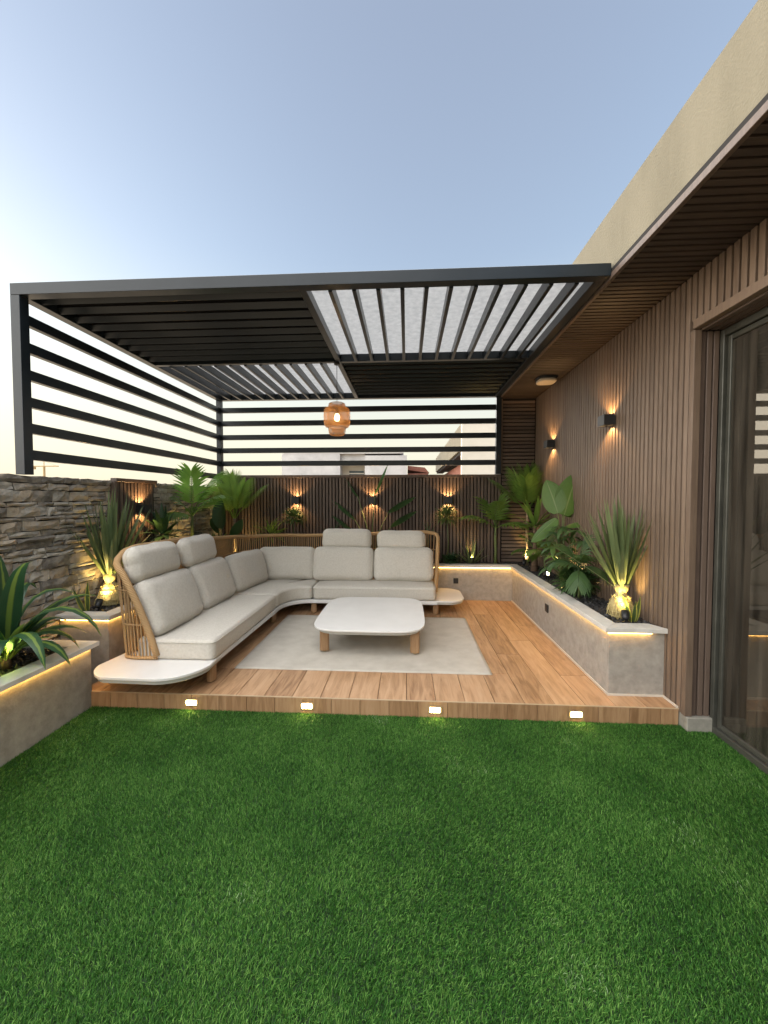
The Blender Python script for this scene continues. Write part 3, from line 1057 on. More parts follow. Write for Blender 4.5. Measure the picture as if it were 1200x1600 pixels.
for (a, b_, c, d) in ((PX0 + 0.02, MXB - 0.002, PY0 + 0.02, MYB - 0.002), (MXB + 0.002, PX1 - 0.02, MYB + 0.002, PY1 - 0.02)):
    MB().box(a, b_, c, d, PZ + 0.001, PZ + 0.007).build('roof_sheet', M_fixture_matt, perg)

# ------------------------------------------------------------------ planters
def gravel(name, rects, n, parent, z):
    g = MB()
    base = [(1, 0, 0), (0, 1, 0), (-1, 0, 0), (0, -1, 0), (0, 0, 1), (0, 0, -1)]
    faces = [(0, 1, 4), (1, 2, 4), (2, 3, 4), (3, 0, 4), (1, 0, 5), (2, 1, 5), (3, 2, 5), (0, 3, 5)]
    areas = [(r[1] - r[0]) * (r[3] - r[2]) for r in rects]
    for _ in range(n):
        r = random.choices(rects, areas)[0]
        px, py = random.uniform(r[0], r[1]), random.uniform(r[2], r[3])
        s = random.uniform(0.010, 0.022)
        q = Matrix.Rotation(random.uniform(0, 6.28), 4, 'Z') @ Matrix.Rotation(random.uniform(-.5, .5), 4, 'X')
        vv = []
        for c in base:
            k = random.uniform(0.75, 1.25)
            p = q @ Vector((c[0] * s * 1.35 * k, c[1] * s * k, c[2] * s * 0.55 * k))
            vv.append((px + p.x, py + p.y, z + 0.004 + random.uniform(0, 0.012) + p.z))
        g.add(vv, faces)
    return g.build(name, M_gravel, parent, kind='stuff')


# right and back, one L-shaped run
pr = thing('planter', (1.2, 4.6, ZD), 'long grey stone planter running along the house wall and the back fence', 'planter', 'planters')
MB().box(1.422, WX - 0.001, 2.820, 2.850, ZD + 0.0005, ZCAP0).build('end_panel', M_concrete, pr)
MB().box(1.4225, 1.452, 2.851, 3.70, ZD + 0.0005, ZCAP0).build('side_panel', M_concrete, pr)
MB().box(1.4222, 1.452, 3.7012, 4.55, ZD + 0.0005, ZCAP0).build('side_panel', M_concrete, pr)
MB().box(1.4225, 1.452, 4.5512, 5.369, ZD + 0.0005, ZCAP0).build('side_panel', M_concrete, pr)
MB().box(0.20, 1.452, 5.370, 5.400, ZD + 0.0005, ZCAP0).build('back_panel', M_concrete, pr)
MB().box(-2.30, 0.199, 5.3705, 5.400, ZD + 0.0005, ZCAP0).build('back_panel', M_concrete, pr)
# coping stones with a mitred near corner
def coping(pts, name='cap_stone', parent=pr, z0=ZCAP0 + 0.001, z1=ZCAP):
    MB().poly(pts, z0, z1, r=0.003, nr=2, rings=1).build(name, M_cap, parent)


coping([(1.386, 2.786), (WX - 0.001, 2.786), (WX - 0.06, 2.905), (1.505, 2.905)])
cy = [2.786, 3.39, 4.0, 4.62, 5.334]
for i in range(4):
    a, b_ = cy[i], cy[i + 1]
    if i == 0:
        coping([(1.385, a + 0.002), (1.504, 2.907), (1.504, b_ - 0.0015), (1.385, b_ - 0.0015)])
    elif i == 3:
        coping([(1.385, a), (1.504, a), (1.504, 5.452), (1.385, b_)])
    else:
        coping([(1.385, a), (1.504, a), (1.504, b_ - 0.0015), (1.385, b_ - 0.0015)])
for (a, b_) in ((0.72, 1.384), (0.0, 0.7185), (-0.75, -0.0015), (-1.5, -0.7515), (-2.25, -1.5015)):
    if b_ > 1.3:
        coping([(a, 5.335), (b_, 5.335), (1.502, 5.453), (a, 5.453)])
    else:
        coping([(a, 5.335), (b_, 5.335), (b_, 5.453), (a, 5.453)])
MB().box(1.470, WX - 0.001, 2.88, FY + 0.0, ZD, ZSOIL - 0.012).build('soil', M_soil, pr)
MB().box(-2.29, 1.469, 5.42, FY + 0.0, ZD, ZSOIL - 0.012).build('soil', M_soil, pr)
gravel('gravel', [(1.50, WX - 0.02, 2.90, FY - 0.02), (-0.3, 1.50, 5.45, FY - 0.02)], 3600, pr, ZSOIL - 0.010)
# led strips tucked under the coping
zl0, zl1 = ZCAP0 - 0.006, ZCAP0 - 0.001
MB().box(1.404, 1.4135, 2.80, 5.352, zl0, zl1).build('led_strip', M_led, pr)
MB().box(1.404, 1.70, 2.802, 2.8115, zl0, zl1).build('led_strip', M_led, pr)
MB().box(0.36, 1.403, 5.352, 5.3615, zl0, zl1).build('led_strip', M_led, pr)
# power sockets
MB().box(0.635, 0.700, 5.356, 5.3695, 0.345, 0.418, b=0.003).build('socket', M_fixture, pr)
MB().box(1.4085, 1.4215, 4.00, 4.075, 0.352, 0.43, b=0.003).build('socket', M_fixture, pr)

# left planter on the deck, along the stone wall
pl = thing('planter', (-2.5, 4.1, ZD), 'tall grey planter on the deck against the stone wall behind the sofa', 'planter', 'planters')
MB().box(SWX + 0.03, -2.300, 2.880, 2.910, ZD + 0.0005, ZCAP0).build('end_panel', M_concrete, pl)
MB().box(-2.330, -2.3005, 2.911, 5.369, ZD + 0.0005, ZCAP0).build('side_panel', M_concrete, pl)
coping([(SWX + 0.02, 2.846), (-2.264, 2.846), (-2.383, 2.965), (SWX + 0.02, 2.965)], parent=pl)
coping([(-2.2625, 2.848), (-2.2625, 4.1), (-2.3815, 4.1), (-2.3815, 2.967)], parent=pl)
coping([(-2.2625, 4.1015), (-2.2625, 5.334), (-2.3815, 5.334), (-2.3815, 4.1015)], parent=pl)
MB().box(SWX + 0.035, -2.336, 2.93, FY, ZD, ZSOIL - 0.012).build('soil', M_soil, pl)
gravel('gravel', [(SWX + 0.05, -2.39, 2.97, FY - 0.03)], 1500, pl, ZSOIL - 0.010)
MB().box(SWX + 0.05, -2.285, 2.862, 2.8715, zl0, zl1).build('led_strip', M_led, pl)
MB().box(-2.2915, -2.282, 2.862, 5.3, zl0, zl1).build('led_strip', M_led, pl)

# low planter at the lawn's left edge
pn = thing('planter', (-2.5, 1.8, 0), 'low grey planter at the left edge of the lawn holding the striped plant', 'planter', 'planters')
ZC1 = 0.468
MB().box(-2.292, -2.262, 0.4, 2.664, 0.0, ZC1 - 0.034).build('side_panel', M_concrete, pn)
MB().box(SWX + 0.03, -2.293, 2.634, 2.664, 0.0, ZC1 - 0.034).build('end_panel', M_concrete, pn)
coping([(SWX + 0.02, 2.575), (-2.352, 2.575), (-2.226, 2.70), (SWX + 0.02, 2.70)], parent=pn, z0=ZC1 - 0.033, z1=ZC1)
coping([(-2.352, 1.5), (-2.226, 1.5), (-2.226, 2.698), (-2.352, 2.573)], parent=pn, z0=ZC1 - 0.033, z1=ZC1)
coping([(-2.352, 0.4), (-2.226, 0.4), (-2.226, 1.4985), (-2.352, 1.4985)], parent=pn, z0=ZC1 - 0.033, z1=ZC1)
MB().box(SWX + 0.03, -2.296, 0.4, 2.62, 0.0, ZC1 - 0.034).build('soil', M_soil, pn)
gravel('gravel', [(SWX + 0.04, -2.36, 1.2, 2.57)], 900, pn, ZC1 - 0.030)
MB().box(-2.254, -2.245, 0.4, 2.66, ZC1 - 0.040, ZC1 - 0.035).build('led_strip', M_led, pn)

# ------------------------------------------------------------------ sofa
sofa = thing('sectional_sofa', (-1.3, 4.6, ZD), 'beige linen corner sofa with rope back and white end trays', 'sofa')
Z0 = 0.29             # frame top


def arc(cx, cy, r, a0, a1, n):
    return [(cx + r * math.cos(R(a0 + (a1 - a0) * i / n)), cy + r * math.sin(R(a0 + (a1 - a0) * i / n))) for i in range(n + 1)]


# plan outlines, counter-clockwise
inner = [(-1.425, 4.16)] + [(-1.425 + 0.30 * (1 - math.cos(R(a))), 4.30 + 0.0 + 0.32 * math.sin(R(a))) for a in range(0, 91, 9)]
frame = [(-2.12, 2.80), (-1.45, 2.80)] + inner + [(0.36, 4.62), (0.36, 5.24)] + arc(-1.52, 4.64, 0.60, 90, 180, 14)
MB().poly(frame, 0.245, Z0 - 0.002, r=0.008, rings=1).build('base_frame', M_white, sofa)
tray = [(-2.19, 2.96)] + arc(-1.99, 2.74, 0.245, 190, 250, 8) + arc(-1.72, 2.80, 0.30, 275, 350, 10) + [(-1.435, 2.90), (-1.435, 2.96)]
tr1 = MB().poly(tray, 0.272, Z0 + 0.002, r=0.003, rings=2).build('tray', M_white, sofa, label='white rounded end tray nearest the lawn')
tin = [(-1.78 + (x + 1.78) * 0.965, 2.80 + (y - 2.80) * 0.955) for x, y in tray]
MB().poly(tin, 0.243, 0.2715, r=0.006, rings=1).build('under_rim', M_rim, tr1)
trayr = [(0.34, 4.635), (0.46, 4.632)] + arc(0.50, 4.83, 0.20, -80, -10, 7) + arc(0.49, 5.10, 0.21, 10, 80, 7) + [(0.34, 5.315)]
tr2 = MB().poly(trayr, 0.272, Z0 + 0.002, r=0.003, rings=2).build('tray', M_white, sofa, label='white rounded end tray beside the socket')
tin = [(0.40 + (x - 0.40) * 0.965, 4.97 + (y - 4.97) * 0.955) for x, y in trayr]
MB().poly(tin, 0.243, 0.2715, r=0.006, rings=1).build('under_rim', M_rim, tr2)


def teak_leg(mb, cx, cy, z0, z1, w=0.035, d=0.022, rz=0.0):
    pts = []
    for k in range(16):
        a = 2 * math.pi * k / 16
        c, s = math.cos(a), math.sin(a)
        x = math.copysign(abs(c) ** 0.55, c) * w
        y = math.copysign(abs(s) ** 0.55, s) * d
        pts.append((cx + x * math.cos(rz) - y * math.sin(rz), cy + x * math.sin(rz) + y * math.cos(rz)))
    return mb.poly(pts, z0, z1, r=0.004, nr=2, rings=1)


for (cx, cy, rz) in ((-1.475, 2.86, 1.2), (-1.49, 4.28, 1.0), (-1.125, 4.69, 0.2), (0.345, 4.69, 0.0), (-2.05, 2.92, 1.5), (0.33, 5.16, 0), (-1.95, 5.05, .8)):
    lg = teak_leg(MB(), cx, cy, ZD + 0.008, 0.262, 0.034, 0.024, rz).build('leg', M_teak, sofa)
    MB().lathe([(0.0, 0), (0.016, 0), (0.016, 0.009), (0.0, 0.009)], 10, (cx, cy, ZD)).build('foot_glide', M_steel, lg)

# seat cushions
seatz0, seatz1 = Z0 + 0.001, 0.448


def rrect(x0, x1, y0, y1, r, n=5, m=10):
    P = []
    cs = [(x0 + r, y0 + r, 180), (x1 - r, y0 + r, 270), (x1 - r, y1 - r, 0), (x0 + r, y1 - r, 90)]
    for i, (cx, cy, a) in enumerate(cs):
        A = arc(cx, cy, r, a, a + 90, n)
        P += A
        nx = cs[(i + 1) % 4]
        B = arc(nx[0], nx[1], r, nx[2], nx[2] + 90, n)[0]
        for k in range(1, m):
            P.append((A[-1][0] + (B[0] - A[-1][0]) * k / m, A[-1][1] + (B[1] - A[-1][1]) * k / m))
    return P


def seat(pts, label=None):
    mb = MB().poly(pts, seatz0, seatz1, r=0.032, nr=5, bulge=0.014, rings=6)
    out = []
    for x, y, z in mb.v:
        k = mnoise.noise(Vector((x * 4, y * 4, z * 4))) * 0.006 + mnoise.noise(Vector((x * 11, y * 11, z * 7))) * 0.003
        out.append((x + k * .6, y + k * .6, z + (k if z > seatz0 + .02 else 0)))
    mb.v = out
    o = mb.build('seat_cushion', M_fabric, sofa, smooth=True, label=label)
    # stitched seam a little below the top edge
    ring = [(x, y, seatz1 - 0.024) for x, y in pts]
    ring.append(ring[0])
    nn = len(pts)
    ring2 = []
    for i in range(nn):
        e = (Vector(pts[(i + 1) % nn]) - Vector(pts[i - 1])).normalized()
        k = mnoise.noise(Vector((pts[i][0] * 4, pts[i][1] * 4, seatz1 * 4))) * 0.006 * .6
        ring2.append((pts[i][0] + e.y * 0.0005 + k, pts[i][1] - e.x * 0.0005 + k, seatz1 - 0.022))
    ring2.append(ring2[0])
    MB().tube(ring2, 0.0035, 5, caps=False).build('piping', M_fabric, o, smooth=True)
    return o


seat(rrect(-2.03, -1.425, 2.805, 4.205, 0.05))
seat(rrect(-1.125, 0.345, 4.612, 5.16, 0.05))
cin = [(-1.43 + 0.28 * (1 - math.cos(R(a))), 4.30 + 0.315 * math.sin(R(a))) for a in range(0, 91, 6)]
corner = [(-2.03, 4.222), (-1.9, 4.215), (-1.75, 4.212), (-1.6, 4.212), (-1.47, 4.215), (-1.43, 4.24)] + cin + [(-1.135, 4.64), (-1.132, 4.8), (-1.132, 5.0), (-1.135, 5.14), (-1.16, 5.16)] + [(-1.3, 5.16)] + arc(-1.50, 4.64, 0.52, 92, 178, 12)
seat(corner)


def cushion(name, w, t, h, loc, rz, lean, seed, bulge=0.38, rad=0.36, wr=0.007, label=None):
    M = Matrix.Translation(loc) @ Matrix.Rotation(rz, 4, 'Z') @ Matrix.Rotation(lean, 4, 'X')
    mb = MB().pillow(w, t, h, M, bulge, rad, seed, wr=wr)
    o = mb.build(name, M_fabric, sofa, smooth=True, label=label)
    MB().tube(mb.ring, 0.0032, 5, caps=False).build('piping', M_fabric, o, smooth=True)
    return o


# local +Y points to the back of the cushion; rz turns it
HP = math.pi / 2
cushion('back_cushion', 0.66, 0.20, 0.44, (-1.965, 3.150, 0.655), HP, -0.34, 1)
cushion('back_cushion', 0.66, 0.20, 0.44, (-1.965, 3.835, 0.655), HP, -0.34, 2)
cushion('head_cushion', 0.60, 0.17, 0.28, (-2.085, 3.12, 0.985), HP, -0.16, 3, rad=.45)
cushion('head_cushion', 0.60, 0.17, 0.28, (-2.075, 3.785, 0.988), HP + 0.05, -0.19, 4, rad=.45)
cushion('back_cushion', 0.70, 0.19, 0.42, (-1.90, 4.56, 0.652), HP - 0.16, -0.26, 5)
cushion('back_cushion', 0.74, 0.19, 0.42, (-1.565, 5.04, 0.655), 0.06, -0.26, 6)
cushion('back_cushion', 0.77, 0.19, 0.43, (-0.815, 5.02, 0.658), 0.0, -0.27, 7)
cushion('back_cushion', 0.75, 0.19, 0.43, (-0.042, 5.02, 0.658), 0.0, -0.27, 8)
cushion('head_cushion', 0.64, 0.16, 0.26, (-0.785, 5.125, 0.968), 0.0, -0.12, 9, rad=.45)
cushion('head_cushion', 0.62, 0.16, 0.25, (-0.072, 5.120, 0.952), -0.03, -0.14, 10, rad=.45)

# rope back: a path round the rear, strands and a bound rim
path = [(-1.862, 2.805), (-1.92, 2.803), (-1.98, 2.801), (-2.03, 2.802), (-2.08, 2.812)] + arc(-2.075, 2.872, 0.062, 270, 180, 4)[1:] + [(-2.142, 3.0)]
path += [(-2.145, 3.0 + 0.1 * k) for k in range(1, 17)] + arc(-1.545, 4.65, 0.60, 180, 90, 14) + [(-1.545 + 0.1 * k, 5.25) for k in range(1, 19)]
path += arc(0.30, 5.19, 0.06, 90, 0, 4) + [(0.361, 5.12), (0.362, 5.05), (0.362, 4.98), (0.362, 4.93)]


def resample(P, step):
    P = [Vector(p) for p in P]
    out, s = [P[0].copy()], 0.0
    for a, b_ in zip(P, P[1:]):
        d = (b_ - a).length
        t = step - s
        while t <= d:
            out.append(a + (b_ - a) * (t / d))
            t += step
        s = d - (t - step)
    return out


RP = resample(path, 0.027)
cum = [0.0]
for a, b_ in zip(RP, RP[1:]):
    cum.append(cum[-1] + (b_ - a).length)
TOT = cum[-1]


def rim_z(s):
    k = [(0, 0.325), (0.05, 0.50), (0.10, 0.66), (0.16, 0.82), (0.22, 0.95), (0.28, 1.03), (0.36, 1.085), (0.5, 1.105), (1.2, 1.10), (1.9, 1.04), (2.5, 1.0), (3.2, 0.995), (3.9, 1.01), (TOT - 0.75, 1.045), (TOT - 0.38, 1.05),
         (TOT - 0.28, 1.03), (TOT - 0.2, 0.95), (TOT - 0.13, 0.80), (TOT - 0.06, 0.56), (TOT, 0.325)]
    for (a, za), (b_, zb) in zip(k, k[1:]):
        if s <= b_:
            return za + (zb - za) * (s - a) / (b_ - a)
    return k[-1][1]


def out_n(i):
    a, b_ = RP[max(0, i - 1)], RP[min(len(RP) - 1, i + 1)]
    e = (b_ - a).normalized()
    return Vector((-e.y, e.x))          # path runs clockwise seen from above, so this points outwards


def shell(i, z):
    o = out_n(i)
    k = 0.055 * max(0.0, (z - Z0)) / 0.8
    return (RP[i].x + o.x * k, RP[i].y + o.y * k, z)


strands = MB()
for i in range(1, len(RP) - 1):
    zt = rim_z(cum[i])
    zs_ = [Z0 + 0.012 + (zt - Z0 - 0.012) * q / 3 for q in range(4)]
    strands.tube([shell(i, q) for q in zs_], 0.0056, 5, caps=False)
strands.build('rope_strands', M_rope, sofa, smooth=True, kind='stuff')
MB().tube([shell(i, rim_z(cum[i])) for i in range(len(RP))], 0.024, 10).build('rim', M_rope, sofa, smooth=True)
MB().tube([shell(i, Z0 + 0.018) for i in range(len(RP))], 0.013, 8).build('base_rail', M_rope, sofa, smooth=True)
for zr in (0.56, 0.82):
    seg = [shell(i, zr) for i in range(len(RP)) if rim_z(cum[i]) > zr + 0.02]
    MB().tube(seg, 0.006, 6).build('cross_rope', M_rope, sofa, smooth=True)

# ------------------------------------------------------------------ rug and coffee table
rug = MB()
nx, ny = 70, 50
vv, ff = [], []
for j in range(ny + 1):
    for i in range(nx + 1):
        u, t = i / nx, j / ny
        x = -1.40 + 2.072 * u + 0.006 * mnoise.noise(Vector((t * 5, 3, 0))) + 0.02 * (t - .5) * 0
        y = 3.086 + 1.462 * t + 0.010 * mnoise.noise(Vector((u * 4, 7, 0)))
        h = 0.007 + 0.004 * max(0, mnoise.noise(Vector((x * 3, y * 3, 0)))) + 0.006 * max(0, mnoise.noise(Vector((x * 1.3, y * 1.6, 4))))
        vv.append((x, y, ZD + h))
for j in range(ny):
    for i in range(nx):
        a = j * (nx + 1) + i
        ff.append((a, a + 1, a + nx + 2, a + nx + 1))
rim_i = [i for i in range(nx + 1)] + [(j + 1) * (nx + 1) - 1 for j in range(1, ny + 1)] + [ny * (nx + 1) + i for i in range(nx - 1, -1, -1)] + [j * (nx + 1) for j in range(ny - 1, 0, -1)]
o = len(vv)
for q in rim_i:
    vv.append((vv[q][0], vv[q][1], ZD + 0.0008))
for a in range(len(rim_i)):
    c = (a + 1) % len(rim_i)
    ff.append((rim_i[a], o + a, o + c, rim_i[c]))
rug.add(vv, ff)
rug.build('rug', M_rug, smooth=True, label='flat woven pale grey rug on the deck under the coffee table', cat='rug')

tbl = thing('coffee_table', (-0.335, 3.85, ZD), 'low white rounded coffee table with teak legs on the rug', 'table')


def squircle(cx, cy, hx, hy, e, n=56):
    P = []
    for k in range(n):
        a = 2 * math.pi * k / n
        c, s = math.cos(a), math.sin(a)
        P.append((cx + math.copysign(abs(c) ** e, c) * hx, cy + math.copysign(abs(s) ** e, s) * hy))
    return P


top = MB().poly(squircle(-0.338, 3.865, 0.508, 0.572, 0.38), 0.360, 0.376, r=0.003, rings=2).build('tabletop', M_white, tbl)
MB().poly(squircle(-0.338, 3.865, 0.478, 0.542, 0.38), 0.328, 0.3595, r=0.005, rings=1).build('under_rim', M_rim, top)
for (cx, cy, rz) in ((-0.738, 3.47, 0.15), (0.074, 3.455, -0.15), (-0.738, 4.27, -0.15), (0.074, 4.27, 0.15)):
    lg = teak_leg(MB(), cx, cy, ZD + 0.022, 0.332, 0.042, 0.026, rz).build('leg', M_teak, tbl)
    MB().lathe([(0.0, 0), (0.018, 0), (0.018, 0.009), (0.0, 0.009)], 10, (cx, cy, ZD + 0.0135)).build('foot_glide', M_steel, lg)
for sx in (-1, 1):
    xa = -0.338 + sx * 0.40
    MB().tube([(xa, 3.50, 0.300), (-0.338 + sx * 0.2, 3.865, 0.312), (xa, 4.25, 0.300)], 0.007, 6).build('brace', M_white, tbl, smooth=True)

# ------------------------------------------------------------------ pendant lamp
LX, LY = MXB - 0.02, MYB + 0.01
pend = thing('pendant_lamp', (LX, LY, 2.16), 'woven bamboo pendant lamp hanging lit below the pergola', 'lamp')
prof_top = [(0.062, 2.502), (0.082, 2.497), (0.090, 2.480), (0.092, 2.450)]
prof_mid = [(0.094, 2.451), (0.122, 2.446), (0.136, 2.425), (0.139, 2.37), (0.138, 2.31), (0.134, 2.275), (0.118, 2.252), (0.096, 2.246)]
prof_bot = [(0.092, 2.247), (0.090, 2.215), (0.085, 2.185), (0.068, 2.168)]


def woven(prof, n, turns):
    m = MB()
    # resample profile
    P = [Vector(p) for p in prof]
    seg = resample(P, 0.008)
    seg.append(P[-1])
    for sgn in (1, -1):
        for k in range(n):
            pts = []
            for i, q in enumerate(seg):
                a = 2 * math.pi * k / n + sgn * turns * i / (len(seg) - 1)
                rr = q.x + sgn * 0.0012
                pts.append((rr, a, q.y))
            v, f = [], []
            for (rr, a, z) in pts:
                da = 0.0034 / rr
                v += [(LX + rr * math.cos(a - da), LY + rr * math.sin(a - da), z), (LX + rr * math.cos(a + da), LY + rr * math.sin(a + da), z)]
            for i in range(len(pts) - 1):
                f.append((2 * i, 2 * i + 1, 2 * i + 3, 2 * i + 2))
            m.add(v, f)
    for (rr, z) in (prof[0], prof[-1]):
        m.tube([(LX + rr * math.cos(2 * math.pi * k / 24), LY + rr * math.sin(2 * math.pi * k / 24), z) for k in range(25)], 0.003, 5, caps=False)
    return m


woven(prof_top, 34, 0.7).build('upper_tier', M_bamboo, pend, kind='stuff')
woven(prof_mid, 46, 1.3).build('middle_tier', M_bamboo, pend, kind='stuff')
woven(prof_bot, 34, 0.9).build('lower_tier', M_bamboo, pend, kind='stuff')
MB().tube([(LX, LY, PZ - 0.079), (LX, LY, 2.42)], 0.003, 6).build('cord', M_fixture, pend)
MB().lathe([(0, 0.06), (0.018, 0.06), (0.018, 0), (0, 0)], 12, (LX, LY, 2.39)).build('bulb_holder', M_fixture, pend)
MB().lathe([(0.0, 0.0), (0.018, 0.006), (0.027, 0.028), (0.024, 0.05), (0.014, 0.072), (0.0, 0.074)], 14, (LX, LY, 2.315)).build('bulb', M_bulb, pend, smooth=True)
MB().lathe([(0, 0), (0.03, 0), (0.03, -0.02), (0, -0.02)], 14, (LX, LY, PZ - 0.0785)).build('ceiling_rose', M_fixture, pend)

# ------------------------------------------------------------------ wall lamps
def sconce(c, nrm, label, s=0.105, e=1.0, group='wall lamps'):
    """box lamp throwing a fan of light up and down; c = centre on the wall, nrm points off the wall"""
    c, n = Vector(c), Vector(nrm)
    t = Vector((-n.y, n.x, 0))
    w, h, d = s / 2, s * 0.40, 0.10
    o = thing('wall_lamp', tuple(c), label, 'lamp', group)
    m = Matrix(((t.x, n.x, 0, c.x), (t.y, n.y, 0, c.y), (0, 0, 1, c.z), (0, 0, 0, 1)))
    MB().box(-w, w, 0.001, 0.014, -h * 0.8, h * 0.8, b=0.002, M=m).build('back_plate', M_fixture, o)
    # hollow body: four walls with lenses recessed
    body = MB()
    body.box(-w, w, d - 0.006, d, -h, h, b=0.001, M=m)
    body.box(-w, -w + 0.006, 0.0145, d - 0.0062, -h, h, M=m)
    body.box(w - 0.006, w, 0.0145, d - 0.0062, -h, h, M=m)
    body.box(-w + 0.0062, w - 0.0062, 0.015, 0.02, -h, h, M=m)
    body.box(-w + 0.0062, w - 0.0062, 0.0202, d - 0.0064, -0.008, 0.008, M=m)
    body.build('body', M_fixture, o)
    for sg in (1, -1):
        MB().box(-0.018, 0.018, 0.04, 0.076, min(sg * 0.0085, sg * 0.013), max(sg * 0.0085, sg * 0.013), M=m).build('lens', M_lens, o)
        p = c + n * 0.052 + Vector((0, 0, sg * (h - 0.012)))
        lamp('lamp_light', o, p, 'SPOT', e, WARM, aim=Vector((0, 0, sg)) - n * 0.12, size=0.012, spot=R(118), blend=0.35)
    return o


for x, lb in ((-1.603, 'left of the three on the fence, over a small bush'), (-0.492, 'middle of the three on the fence, behind the tall paddle leaves'), (0.588, 'right of the three on the fence, over a small bush')):
    sconce((x, FY - 0.001, 1.474), (0, -1, 0), 'black box wall lamp, ' + lb)
sconce((WX, 3.58, 2.18), (-1, 0, 0), 'black box wall lamp on the house wall, the nearer of two', s=0.115)
sconce((WX, 4.962, 2.164), (-1, 0, 0), 'black box wall lamp on the house wall, the farther of two', s=0.115)
sconce((SWX + 0.031, 3.81, 1.40), (1, 0, 0), 'black box wall lamp on the slatted panel in the stone wall')

# ceiling lamp under the soffit
cl = thing('ceiling_lamp', (1.62, 4.74, ZS - 0.06), 'unlit oval ceiling lamp with pale cover under the soffit', 'lamp')
MB().poly(squircle(1.62, 4.74, 0.115, 0.115, 0.6, 32), ZS - 0.022, ZS - 0.001, r=0.004, rings=1).build('base_ring', M_fixture, cl)
MB().poly(squircle(1.62, 4.74, 0.105, 0.105, 0.6, 32), ZS - 0.062, ZS - 0.0225, r=0.018, rings=1).build('cover', M_opal, cl, smooth=True)

# step lights in the riser
for x, lb in ((-1.519, 'under the sofa tray, first from the left'), (-0.691, 'second from the left'), (0.195, 'third from the left'), (1.133, 'below the grey planter, nearest the house')):
    o = thing('step_light', (x, DY - 0.012, 0.03), 'small lit step light in the deck riser ' + lb, 'light', 'step lights in the riser')
    MB().box(x - 0.047, x + 0.047, DY - 0.0135, DY - 0.0105, 0.034, 0.082, b=0.001).build('bezel', mat('steel bezel', (0.35, 0.28, 0.18), 0.4, 0.6), o)
    MB().box(x - 0.034, x + 0.034, DY - 0.0165, DY - 0.0138, 0.043, 0.072).build('lens', M_step, o)

# ------------------------------------------------------------------ plants
def vdir(az, el):
    return Vector((math.cos(el) * math.cos(az), math.cos(el) * math.sin(az), math.sin(el)))


def vside(az):
    return Vector((-math.sin(az), math.cos(az), 0))


def one(parent, name, fn, m, smooth=True, kind=None):
    mb = MB()
    fn(mb)
    return mb.build(name, m, parent, smooth=smooth, kind=kind)


def yucca(loc, label, n, H, zc, seed, lean=(0, 0), fan=36):
    """spiky rosette over a straw-bound root ball"""
    rd = random.Random(seed)
    x, y, z = loc
    o = thing('spiky_plant', loc, label, 'plant')
    ball = MB()
    hb = zc - z
    ball.lathe([(0.0, -0.02), (0.055, -0.02), (0.078, 0.03 * hb / .3), (0.085, 0.30 * hb), (0.070, 0.50 * hb), (0.044, 0.66 * hb), (0.036, 0.72 * hb), (0.046, 0.82 * hb), (0.056, 0.98 * hb), (0.0, 1.0 * hb)], 18, loc)
    ball.build('root_ball', M_straw, o, smooth=True)
    ties = MB()
    for k in range(16):
        a0 = rd.uniform(0, 6.28)
        pts = []
        sp = rd.uniform(-1.2, 1.2)
        for q in range(6):
            t = q / 5
            zz = t * 0.66 * hb
            rr = 0.087 * math.sin(math.pi * (0.30 + 0.42 * t)) ** 0.9 * (1 - 0.38 * max(0, t - 0.35) / .65) + 0.004 + rd.uniform(0, .004)
            pts.append((x + rr * math.cos(a0 + sp * t), y + rr * math.sin(a0 + sp * t), z + zz))
        ties.tube(pts, 0.0032, 4)
    for q in range(5):
        zz = (0.08 + 0.13 * q) * hb
        rr = 0.090 * (1 - 0.25 * max(0, q - 2) / 2)
        ties.tube([(x + rr * math.cos(a * 0.5236), y + rr * math.sin(a * 0.5236), z + zz + rd.uniform(-.006, .006)) for a in range(13)], 0.003, 4)
    for k in range(10):
        a0 = rd.uniform(0, 6.28)
        ties.tube([(x + 0.08 * math.cos(a0), y + 0.08 * math.sin(a0), z + 0.35 * hb), (x + 0.105 * math.cos(a0), y + 0.105 * math.sin(a0), z + 0.22 * hb), (x + 0.115 * math.cos(a0), y + 0.115 * math.sin(a0), z + 0.10 * hb)], 0.0022, 4)
    ties.build('straw_binding', M_straw, o, kind='stuff')
    for k in range(n):
        t = k / (n - 1)
        az = k * 2.39996 + rd.uniform(-.2, .2)
        el = R(88 - fan * t ** 1.25 + rd.uniform(-5, 5))
        if k >= n - 3:
            el = R(rd.uniform(38, 48))
        Ln = H * rd.uniform(0.82, 1.05) * (1 - 0.12 * t)
        p = Vector((x + 0.028 * math.cos(az) * (0.3 + t), y + 0.028 * math.sin(az) * (0.3 + t), zc - 0.02 - 0.015 * t))
        d = vdir(az, el) + Vector((lean[0], lean[1], 0))
        one(o, 'leaf', lambda mb: mb.leaf(p, d, vside(az), Ln, rd.uniform(0.030, 0.044), grav=rd.uniform(0.02, 0.16) * (0.4 + t), n=6, prof='sword', fold=0.35, rnd=rd.uniform(0, .4)), M_lf_yucca)
    return o


yucca((1.655, 3.12, ZSOIL), 'spiky plant with straw bound root ball at the house planter near end', 52, 0.70, 0.845, 3, lean=(-0.10, 0), fan=28)
yucca((-2.545, 3.22, ZSOIL), 'spiky plant with straw bound root ball between stone wall and sofa', 54, 0.74, 0.865, 5, lean=(0.08, 0))


